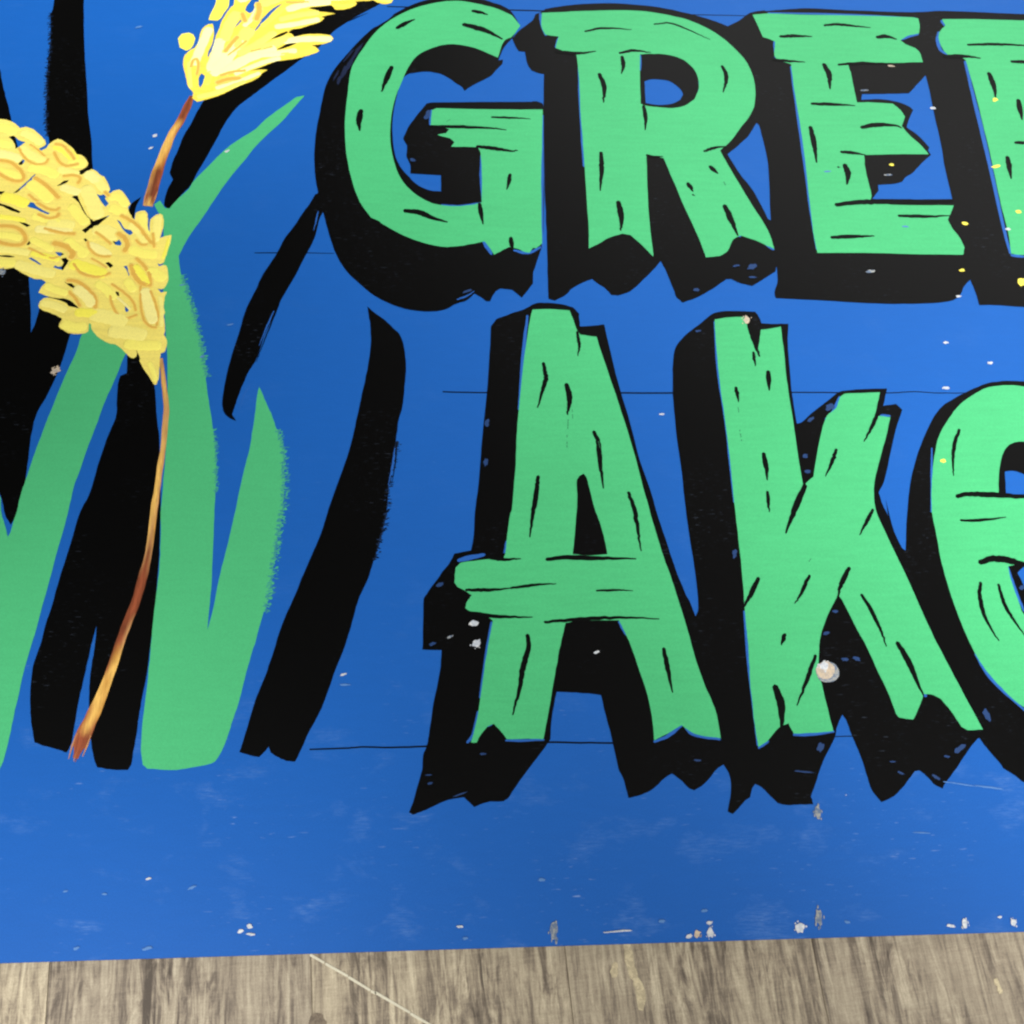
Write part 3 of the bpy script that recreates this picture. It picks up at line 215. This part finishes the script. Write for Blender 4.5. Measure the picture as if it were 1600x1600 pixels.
def plank_mat():
    t = NT('wood_print'); tc = t.n('ShaderNodeTexCoord'); oi = t.n('ShaderNodeObjectInfo')
    off = t.n('ShaderNodeVectorMath', operation='MULTIPLY_ADD'); t.l(oi.outputs['Random'], off.inputs[0]); off.inputs[1].default_value = (7.3, 3.1, 0); 
    t.l(tc.outputs['Object'], off.inputs[2])
    def co(sx, sy):
        mp = t.n('ShaderNodeMapping'); mp.inputs['Scale'].default_value = (sx, sy, 1); t.l(off.outputs[0], mp.inputs[0]); return mp.outputs[0]
    a = t.noise(co(1, 0.055), 120, 6, 0.62, 1.4)          # dark weathered streaks
    b = t.noise(co(1, 0.045), 420, 4, 0.65, 0.8)           # hair grain
    zone = t.noise(co(1, 0.22), 26, 3, 0.5, 0.5)         # streaky and smooth zones
    cell = t.noise(co(1, 0.20), 190, 5, 0.68, 1.6)       # short pale flakes
    saw = t.noise(co(0.10, 1), 820, 4, 0.65, 0.2)         # cross-cut saw marks
    amp = t.ramp(zone, [(0.36, G(0.35)), (0.60, G(1.0))])
    h = t.math('ADD', 0.5, t.math('MULTIPLY', t.math('SUBTRACT', a, 0.5), t.math('MULTIPLY', amp, 1.75)))
    h = t.math('ADD', h, t.math('MULTIPLY', t.math('SUBTRACT', b, 0.5), 0.5))
    h = t.math('ADD', h, t.math('MULTIPLY', t.math('SUBTRACT', cell, 0.5), t.math('MULTIPLY', amp, 1.5)))
    h = t.math('ADD', h, t.math('MULTIPLY', t.math('SUBTRACT', saw, 0.5), t.math('MULTIPLY', t.noise(co(1, 1), 60, 2), 0.5)))
    h = t.math('ADD', h, t.math('MULTIPLY', t.math('SUBTRACT', zone, 0.5), -0.35))
    col = t.ramp(h, [(0.12, srgb(88, 79, 69)), (0.34, srgb(124, 113, 99)), (0.48, srgb(153, 141, 122)), (0.62, srgb(174, 162, 140)), (0.85, srgb(200, 189, 164))])
    var = t.ramp(oi.outputs['Random'], [(0, (0.93, 0.92, 0.92, 1)), (1, (1.12, 1.11, 1.06, 1))])
    col = t.mix(1.0, col, var, 'MULTIPLY')
    gr = t.noise(co(1, 1), 1400, 2)
    col = t.mix(1.0, col, t.ramp(gr, [(0.3, G(0.88)), (0.7, G(1.10))]), 'MULTIPLY')
    t.l(col, t.b.inputs['Base Color']); t.b.inputs['Roughness'].default_value = 0.55; t.b.inputs['Specular IOR Level'].default_value = 0.3
    t.bump(h, 0.35, 0.0006); return t.m
M['plank'] = plank_mat()
M['seam'] = paint('dark_seam', srgb(84, 75, 63), 0.8, 0.2)
M['scratch'] = paint('pale_scratch', srgb(216, 210, 186), 0.6, 0.3, 0.08)
M['pale'] = paint('pale_print', srgb(206, 192, 156), 0.6, 0.3, 0.2, mottle=0.5, mottle_col=srgb(150, 136, 112))
M['knot'] = paint('knot_print', srgb(104, 92, 78), 0.6, 0.3, 0.3, mottle=0.6, mottle_col=srgb(140, 126, 106))
# ------------------------------------------------------------------ geometry helpers
U = 1e-4
def pts(s): return [Vector([float(c) * U for c in t.split(',')]) for t in s.split()]
def smooth(P, sub=4, corner=0.5, closed=True, jit=0.0):
    """Catmull-Rom through the points, corners kept sharp."""
    n = len(P); out = []
    def is_c(i):
        if not closed and i in (0, n - 1): return True
        a = P[i] - P[i - 1]; b = P[(i + 1) % n] - P[i]
        if a.length < 1e-9 or b.length < 1e-9: return True
        return a.angle(b) > corner
    C = [is_c(i) for i in range(n)]
    for i in range(n if closed else n - 1):
        p1, p2 = P[i], P[(i + 1) % n]; p0, p3 = P[i - 1], P[(i + 2) % n]; L = (p2 - p1).length
        def tan(q0, q, q1):
            d = q1 - q0; return d * (L / max(d.length, 1e-9))
        m1 = (p2 - p1) if C[i] else tan(p0, p1, p2)
        m2 = (p2 - p1) if C[(i + 1) % n] else tan(p1, p2, p3)
        k = max(1, min(sub, int(L / 0.0012)))
        for j in range(k):
            t = j / k; t2 = t * t; t3 = t2 * t
            q = p1 * (2*t3 - 3*t2 + 1) + m1 * (t3 - 2*t2 + t) + p2 * (-2*t3 + 3*t2) + m2 * (t3 - t2)
            if jit and j: q = q + Vector((random.gauss(0, jit), random.gauss(0, jit)))
            out.append(q)
    if not closed: out.append(P[-1].copy())
    return out
def inside(p, loops):
    r = False
    for L in loops:
        j = len(L) - 1
        for i in range(len(L)):
            a, b = L[i], L[j]
            if (a[1] > p[1]) != (b[1] > p[1]) and p[0] < (b[0] - a[0]) * (p[1] - a[1]) / (b[1] - a[1]) + a[0]: r = not r
            j = i
    return r
def sheet(bm, loops, z, th=0.00006):
    """A thin solid coat of paint: filled top face and a skirt down to the coat below."""
    V = []; E = []
    for L in loops:
        o = len(V); V += [v.copy() for v in L]; E += [(o + i, o + (i + 1) % len(L)) for i in range(len(L))]
    vs, es, fs, *_ = delaunay_2d_cdt(V, E, [], 1 if len(loops) == 1 else 0, 1e-7)
    tris = [f for f in fs if inside(sum((vs[i] for i in f), Vector((0, 0))) / len(f), loops)]
    bv = {}
    def gv(i):
        if i not in bv: bv[i] = bm.verts.new((vs[i][0], vs[i][1], z))
        return bv[i]
    ed = {}
    for f in tris:
        a, b, c = f[:3]
        if (vs[b] - vs[a]).cross(vs[c] - vs[a]) < 0: f = f[::-1]
        try: bm.faces.new([gv(i) for i in f])
        except ValueError: continue
        for i in range(len(f)): ed.setdefault(tuple(sorted((f[i], f[(i+1) % len(f)]))), []).append((f[i], f[(i+1) % len(f)]))
    low = {}
    def lv(i):
        if i not in low: low[i] = bm.verts.new((vs[i][0], vs[i][1], z - th))
        return low[i]
    for k, u in ed.items():
        if len(u) == 1:
            a, b = u[0]
            bm.faces.new((gv(b), gv(a), lv(a), lv(b)))
def ribbon(P, width, taper=(0.55, 0.25), closed_ends=True):
    """outline of a brush stroke: width per point or one width with tapering ends"""
    n = len(P); Lp = []; Rp = []
    if isinstance(width, (int, float)):
        tot = sum((P[i+1] - P[i]).length for i in range(n-1)); s = 0; wd = []
        for i in range(n):
            if i: s += (P[i] - P[i-1]).length
            t = s / tot
            k = min(1.0, taper[0] + t / 0.30 * (1 - taper[0])) * min(1.0, taper[1] + (1 - t) / 0.55 * (1 - taper[1]))
            wd.append(width * 0.5 * k)
    else: wd = width
    for i in range(n):
        d = P[min(n-1, i+1)] - P[max(0, i-1)]; d = d.normalized() if d.length > 1e-9 else Vector((1, 0))
        nn = Vector((-d[1], d[0])); w = wd[i]
        Lp.append(P[i] + nn * w); Rp.append(P[i] - nn * w)
    d0 = (P[0] - P[1]).normalized(); d1 = (P[-1] - P[-2]).normalized()
    return Lp + [P[-1] + d1 * wd[-1] * 0.7] + Rp[::-1] + [P[0] + d0 * wd[0] * 0.7]
def dome(bm, P, hw, z, h, blunt=0.75):
    """a thick loaded brush dab: domed cross-section, rounded ends"""
    n = len(P); tot = sum((P[i+1] - P[i]).length for i in range(n-1)) or 1e-6
    d0 = (P[0] - P[1]).normalized(); d1 = (P[-1] - P[-2]).normalized(); e = hw * blunt
    Q = [P[0] + d0 * e, P[0] + d0 * e * 0.72] + list(P) + [P[-1] + d1 * e * 0.72, P[-1] + d1 * e]
    m = len(Q); f = [0.28, 0.78] + [1.0] * n + [0.78, 0.28]; rows = []
    ph = random.uniform(0, 6)
    for i in range(m):
        d = Q[min(m-1, i+1)] - Q[max(0, i-1)]; d.normalize(); nn = Vector((-d[1], d[0]))
        w = hw * f[i] * (1 + 0.07 * math.sin(ph + i * 2.1)); r = []
        for s, k in ((-1, 0), (-0.8, 0.75), (-0.35, 0.82 + 0.2 * math.sin(ph + i)), (0.3, 0.95), (0.78, 0.85), (1, 0)):
            p = Q[i] + nn * (s * w); r.append(bm.verts.new((p[0], p[1], z + h * k * (0.55 if i in (0, m-1) else 1.0))))
        rows.append(r)
    for i in range(m - 1):
        for j in range(5): bm.faces.new((rows[i][j], rows[i+1][j], rows[i+1][j+1], rows[i][j+1]))
    bm.faces.new(rows[0]); bm.faces.new(rows[-1][::-1])
def link(name, bm, mat, parent=None, shade=False):
    bmesh.ops.recalc_face_normals(bm, faces=bm.faces) if shade else None
    me = bpy.data.meshes.new(name); bm.to_mesh(me); bm.free(); me.materials.append(mat)
    if shade:
        for p in me.polygons: p.use_smooth = True
    o = bpy.data.objects.new(name, me); COL.objects.link(o)
    if parent: o.parent = parent
    return o
def strokes(s):
    for it in s.split('|'):
        w, p = it.split(':'); yield float(w) * U, pts(p)
JIT = 0.00009
def poly(name, key, z, mat, parent, fuzz=(), jit=JIT, label=None):
    bm = bmesh.new(); loops = [smooth(pts(s), jit=jit) for s in POLY[key]]
    if key.startswith('EAR'):                                    # gaps between the dabs, opened a hair wider
        for L in loops[1:]:
            m0 = sum(L, Vector((0, 0))) / len(L)
            for q in L: q += (q - m0) * 0.12 + (q - m0).normalized() * 0.00022
    sheet(bm, loops, z)
    for k, L, dens in fuzz: bristle(bm, k, z + 0.000002, L, dens)
    o = link(name, bm, mat, parent)
    for k, L, dens in fuzz:
        bm = bmesh.new(); bristle(bm, k, z + 0.00001, L * 1.25, dens * 0.8)
        E = smooth(pts(FUZZ[k][1]), 8, 3.0, False); sheet(bm, [ribbon(E, [L * random.uniform(0.15, 0.5) for e in E])], z - 0.00002, 0.00003)
        link('dry_brush_edge', bm, M['thin_leaf' if name == 'leaf' else 'thin_black'], o)
    if label: o['label'] = label
    return o
def bristle(bm, key, z, reach, n_per_m, core=0.55):
    """dry-brush flecks thinning out beyond one edge of a stroke"""
    side, s = FUZZ[key]; P = smooth(pts(s), 6, 3.0, False)
    for i in range(len(P) - 1):
        d = P[i+1] - P[i]; L = d.length; d.normalize(); nn = Vector((-d[1], d[0])) * (1 if side == 'L' else -1)
        nn = -nn if side in 'LR' else nn
        k = L * n_per_m; k = int(k) + (random.random() < k % 1)
        for j in range(k):
            off = reach * (random.random() ** 1.8 - 0.12)
            p = P[i] + d * (L * random.random()) + nn * off
            a = math.atan2(nn[1], nn[0]) + random.gauss(0.25, 0.35); u = Vector((math.cos(a), math.sin(a))); v = Vector((-u[1], u[0]))
            l = random.uniform(0.0006, 0.0019); w = random.uniform(0.0002, 0.0006)
            f = bm.faces.new([bm.verts.new((q[0], q[1], z + random.uniform(0, 4e-6))) for q in (p + u * l + v * w * 0.2, p + v * w, p - u * l + v * w * 0.3, p - u * l * 0.9 - v * w * 0.6, p + u * l * 0.3 - v * w)])
            f.normal_update()
            if f.normal.z < 0: f.normal_flip()
# ------------------------------------------------------------------ floor
FZ = -0.006
bm = bmesh.new(); bmesh.ops.create_grid(bm, x_segments=1, y_segments=1, size=3.0, matrix=Matrix.Translation((0, 0, FZ - 0.0025)))
floor = link('floor', bm, M['seam']); floor['kind'] = 'structure'; floor['label'] = 'grey brown wood print plank floor under the blue sign'
PW, PL, ANG = 0.1352, 1.22, math.radians(4.3)
bm = bmesh.new(); bmesh.ops.create_cube(bm, size=1.0, matrix=Matrix.Diagonal((PW - 0.00022, PL - 0.0002, 0.004, 1)))
bmesh.ops.bevel(bm, geom=[e for e in bm.edges if abs(e.verts[0].co.z - e.verts[1].co.z) < 1e-6 and e.verts[0].co.z > 0], offset=0.00025, segments=1, affect='EDGES')
pm = bpy.data.meshes.new('plank'); bm.to_mesh(pm); bm.free(); pm.materials.append(M['plank'])
R2 = Matrix.Rotation(ANG, 2)
for i in range(-8, 8):
    for j in range(-2, 2):
        st = ((i * 0.37) % 1.0) * 0.5
        c = R2 @ Vector((0.0022 + (i + 0.5) * PW, -0.05 + (j + 0.5) * PL + (st if i % 2 else -st) + (0.0 if j else 0)))
        o = bpy.data.objects.new('plank', pm); COL.objects.link(o); o.parent = floor
        o.location = (c[0], c[1], FZ - 0.002); o.rotation_euler = (0, 0, ANG)
for s in SCRATCH.split('|'):
    bm = bmesh.new(); P = pts(s); sheet(bm, [ribbon(P, 0.0017, (0.8, 0.7))], FZ + 0.0003, 0.0003); link('scratch', bm, M['scratch'], floor)
for k, s in PRINT.items():
    bm = bmesh.new(); sheet(bm, [smooth(pts(s), jit=0.0003)], FZ + 0.0002, 0.0002); link('knot' if k == 'knot' else 'pale_streak', bm, M['knot'] if k == 'knot' else M['pale'], floor)
# ------------------------------------------------------------------ sign board
sign = bpy.data.objects.new('painted_sign', None); COL.objects.link(sign)
sign['label'] = 'bright blue painted board with green plank lettering and yellow wheat lying on the floor'
sign['category'] = 'sign'
BX0, BX1, BY0, BY1 = -0.75, 0.95, -0.2538, 0.62
bm = bmesh.new(); bmesh.ops.create_cube(bm, size=1.0, matrix=Matrix.Translation(((BX0+BX1)/2, (BY0+BY1)/2, -0.003)) @ Matrix.Diagonal((BX1-BX0, BY1-BY0, 0.006, 1)))
bmesh.ops.bevel(bm, geom=list(bm.edges), offset=0.0004, segments=2, affect='EDGES')
board = link('board', bm, M['blue'], sign); board.data.materials.append(M['edge'])
for p in board.data.polygons:
    if abs(p.normal.z) < 0.5: p.material_index = 1
z = lambda k, i=0: LZ[k] / 1000 + i * 0.000004
for w, P in strokes(GUIDE):
    bm = bmesh.new(); sheet(bm, [ribbon(smooth(P, 6, 3, False, 0.00006), w, (0.8, 0.5))], z('GUIDE'), 0.00005); link('guide_line', bm, M['mark'], sign)
# plant shadows
for i, k in enumerate(('S0', 'S1', 'S1b', 'S3', 'S4', 'S5', 'S6')):
    fz = {'S1': (('S1', 0.0022, 900),), 'S6': (('S6', 0.0026, 700),)}.get(k, ())
    poly('leaf_shadow', k, z('S', i), M['black'], sign, fz)
for w, P in strokes(DRY):
    bm = bmesh.new(); sheet(bm, [ribbon(smooth(P, 6, 3, False, 0.0001), w, (0.5, 0.3))], z('MARK', 7), 0.00005); link('dry_brush_mark', bm, M['black'], sign)
for w, P in strokes(SLIT):
    bm = bmesh.new(); sheet(bm, [ribbon(smooth(P, 6, 3, False, 0.0001), w, (0.5, 0.3))], z('GAP', 8), 0.00005); link('brush_gap', bm, M['gap'], sign)
# letters
ORDER = (('G', 'G'), ('R', 'R'), ('E', 'E'), ('E2', 'E'), ('A', 'A'), ('k', 'k'), ('e', 'e'))
for i, (k, ch) in enumerate(ORDER):
    if k + 's' in POLY: poly('letter_shadow', k + 's', z('S', 7 + i), M['black'], sign)
for i, (k, ch) in enumerate(ORDER):
    lt = poly('letter', k, z('LET', i), M['green'], sign, label='green wood plank letter %s%s' % (ch, ' cut by the right edge' if k in ('E2', 'e') else ''))
    for w, P in strokes(GAP[k]):
        bm = bmesh.new(); sheet(bm, [ribbon(smooth(P, 5, 3, False, 0.0001), w, (0.6, 0.6))], z('GAP', i), 0.00005); link('blue_gap', bm, M['gap'], lt)
    for w, P in strokes(MARK[k]):
        bm = bmesh.new(); sheet(bm, [ribbon(smooth(P, 8, 3, False, 0.00016), w, (0.7, 0.25))], z('MARK', i), 0.00005); link('grain_mark', bm, M['mark'], lt)
bm = bmesh.new()
for w, P in strokes(FAINT):
    Q = smooth(P, 6, 3, False)
    for a, b in zip(Q[:-1], Q[1:]):
        if random.random() < 0.75: sheet(bm, [ribbon([a, a.lerp(b, 0.7)], w)], z('MARK', 8), 0.00005)
link('dry_brush_mark', bm, M['faint'], sign)
# leaves
poly('leaf', 'L2', z('L', 0), M['leaf'], sign)
poly('leaf', 'L3', z('L', 1), M['leaf'], sign, (('L3a', 0.0030, 1500), ('L3b', 0.0036, 1700), ('L3c', 0.0020, 800)))
# stems
def vstroke(s):
    a = [t.split(',') for t in s.split()]
    P = [Vector((float(x) * U, float(y) * U)) for x, y, w in a]; Wd = [float(w) * U for x, y, w in a]
    Q = smooth(P, 4, 3, False); out = []; Ws = []
    for q in Q:
        j = min(range(len(P)), key=lambda i: (P[i] - q).length); Ws.append(Wd[j] * random.uniform(0.92, 1.08))
    for it in range(3): Ws = [Ws[0]] + [(Ws[i-1] + Ws[i] + Ws[i+1]) / 3 for i in range(1, len(Ws) - 1)] + [Ws[-1]]
    return ribbon(Q, Ws)
def stem_mat():
    t = NT('stem_paint'); at = t.n('ShaderNodeAttribute', attribute_name='stroke'); n = t.noise(t.co((1, 0.10, 1), 0.25), 1300, 3, 0.6)
    col = t.mix(1.0, at.outputs['Color'], t.ramp(n, [(0.30, G(0.74)), (0.70, G(1.18))]), 'MULTIPLY')
    t.l(col, t.b.inputs['Base Color']); t.b.inputs['Roughness'].default_value = 0.4; t.b.inputs['Specular IOR Level'].default_value = 0.3
    t.bump(n, 0.25, 0.0004); return t.m
M['stem'] = stem_mat()
TONE = {'y': srgb(236, 188, 98), 't': srgb(196, 146, 92), 'b': srgb(118, 62, 38), 'r': srgb(156, 82, 52), 'o': srgb(206, 150, 70)}
for st, keys in ((STEM_LONG, KEYS_LONG), (STEM_SHORT, KEYS_SHORT)):
    a = [s.split(',') for s in st.split()]; P = [Vector((float(x) * U, float(y) * U)) for x, y, w in a]; Wd = [float(w) * U * 0.9 for x, y, w in a]
    Q = smooth(P, 10, 3, False); n = len(Q)
    kk = []
    for s in keys.split():
        x, y, c = s.split(','); p = Vector((float(x) * U, float(y) * U)); kk.append((min(range(n), key=lambda i: (Q[i] - p).length), c))
    Ws = []
    for q in Q:
        j = min(range(len(P)), key=lambda i: (P[i] - q).length); Ws.append(Wd[j] * random.uniform(0.85, 1.12))
    for it in range(4): Ws = [Ws[0]] + [(Ws[i-1] + Ws[i] + Ws[i+1]) / 3 for i in range(1, n - 1)] + [Ws[-1]]
    V = []; F = []; K = []; m = 9
    for i in range(n):
        d = (Q[min(n-1, i+1)] - Q[max(0, i-1)]).normalized(); nn = Vector((-d[1], d[0]))
        if nn[0] > 0: nn = -nn                                   # first column is the left side
        lo = max([k for k in kk if k[0] <= i] or [kk[0]]); hi = min([k for k in kk if k[0] >= i] or [kk[-1]])
        f = 0 if hi[0] == lo[0] else (i - lo[0]) / (hi[0] - lo[0])
        for j in range(m):
            u = j / (m - 1); p = Q[i] - nn * (Ws[i] * (2 * u - 1)) * -1 if False else Q[i] + nn * (Ws[i] * (1 - 2 * u))
            V.append((p[0], p[1], z('STEM') + 0.00010 * math.sin(math.pi * u)))
            def tone(c):
                s = u * 2; k = min(1, int(s)); g = s - k; A, B = TONE[c[k]], TONE[c[k+1]]; return [A[q] * (1 - g) + B[q] * g for q in range(3)]
            A, B = tone(lo[1]), tone(hi[1]); K.append([A[q] * (1 - f) + B[q] * f for q in range(3)] + [1])
    for i in range(n - 1):
        for j in range(m - 1): F.append((i*m + j, (i+1)*m + j, (i+1)*m + j + 1, i*m + j + 1))
    me = bpy.data.meshes.new('wheat_stem'); me.from_pydata(V, [], F); me.materials.append(M['stem'])
    ca = me.color_attributes.new('stroke', 'FLOAT_COLOR', 'POINT')
    for i, c in enumerate(K): ca.data[i].color = c
    bm = bmesh.new(); bm.from_mesh(me); bmesh.ops.recalc_face_normals(bm, faces=bm.faces)
    if sum(f.normal.z for f in bm.faces) < 0: bmesh.ops.reverse_faces(bm, faces=bm.faces)
    bm.to_mesh(me); bm.free()
    so = bpy.data.objects.new('wheat_stem', me); COL.objects.link(so); so.parent = sign
    e = Q[-1]; d = (Q[-1] - Q[-6]).normalized(); nn = Vector((-d[1], d[0]))
    for k in range(7):                                           # frayed brush ends
        s = (k - 3) / 3; p = Q[-12] + nn * s * Ws[-12] * 0.9; q = p + (Q[-1] - Q[-12]) * random.uniform(0.7, 1.15) + nn * random.gauss(0, 0.0005)
        bm = bmesh.new(); sheet(bm, [ribbon([p, p.lerp(q, 0.5) + nn * random.gauss(0, 0.0002), q], 0.0011, (0.3, 0.3))], z('HI', k), 0.00003); link('paint_streak', bm, M['r' if k % 3 else 't'], so)
# wheat ears
for ear, ker, outl, pal in (('EAR1', KERNEL_LOW, OUTLINE_LOW, (0, 1, 2, 0, 3, 1, 0)), ('EAR2', KERNEL_HIGH, OUTLINE_HIGH, (0, 4, 2, 4, 0, 4))):
    eo = poly('wheat_ear', ear, z('EAR'), M['ear_low' if ear == 'EAR1' else 'ear_high'], sign, label='large wheat ear at the left edge' if ear == 'EAR1' else 'small wheat ear at the top edge')
    eloops = [pts(s) for s in POLY[ear]]
    for n, (w, P) in enumerate(strokes(ker)):
        Q = smooth(P, 5, 3, False)
        for it in range(7):                                   # a dab keeps clear of the gaps between dabs
            hit = any(not inside(p, eloops) for p in ribbon(Q, [w * 0.46] * len(Q)))
            if not hit: break
            w *= 0.88
            if it % 2 and len(Q) > 4: Q = [Q[0].lerp(Q[1], 0.5)] + Q[1:-1] + [Q[-1].lerp(Q[-2], 0.5)]
        bm = bmesh.new(); dome(bm, Q, w * 0.48, z('KER', n), 0.00028); link('kernel', bm, M['yellow%d' % pal[n % len(pal)]], eo, True)
    for n, (w, P) in enumerate(strokes(outl)):
        Q = smooth(P, 5, 3, False); bm = bmesh.new(); dome(bm, Q, w * 0.72, z('OUT', n) - 0.00004, 0.00004); k = len(bm.faces)
        dome(bm, [q + Vector((random.gauss(0, 0.0001), random.gauss(0, 0.0001))) for q in Q], w * 0.40, z('OUT', n), 0.00006)
        bm.faces.ensure_lookup_table()
        for f in bm.faces[k:]: f.material_index = 1
        link('kernel_outline', bm, M['pale_orange'], eo, True).data.materials.append(M['orange'])
    if ear == 'EAR2':
        for k in ('DOT', 'TOPK'):
            bm = bmesh.new(); sheet(bm, [smooth(pts(POLY[k][0]))], z('EAR')); link('kernel', bm, M['yellow2'], eo)
# chips, drips, scuffs, and the big chip's painted shade and highlight
NAME = {'w': 'paint_chip_and_shading', 't': 'paint_chip_and_shading', 'g': 'paint_chip_and_shading', 'y': 'paint_drip', 'p': 'scuff', 'b': 'blue_fleck', 'n': 'thin_paint'}
for n, it in enumerate(SPECK.split('|')):
    c, p, u, v = it.split(); p, u, v = [Vector([float(a) * U for a in s.split(',')]) for s in (p, u, v)]
    L = []; N = 12
    for i in range(N):
        a = 2 * math.pi * i / N; r = random.uniform(0.93, 1.05) if u.length > 0.005 and v.length > 0.005 else random.uniform(0.62, 1.12)
        L.append(p + u * (math.cos(a) * r) + v * (math.sin(a) * r))
    bm = bmesh.new(); sheet(bm, [smooth(L, 3, 3, jit=0.00008)], z('SPK', n % 3), 0.00005)
    if c in 'gtw' and 0.0022 < v.length < 0.0055:                         # crumbs round the bigger chips
        for k in range(5):
            a = random.uniform(0, 6.28); q = p + (u * math.cos(a) + v * math.sin(a)) * random.uniform(1.0, 1.25); s = random.uniform(0.12, 0.28)
            sheet(bm, [[q + (u * math.cos(b) + v * math.sin(b)) * s * random.uniform(0.6, 1.2) for b in (0, 1.1, 2.2, 3.3, 4.4, 5.4)]], z('SPK', 3), 0.00004)
    link(NAME[c], bm, M['chip_' + c], sign)
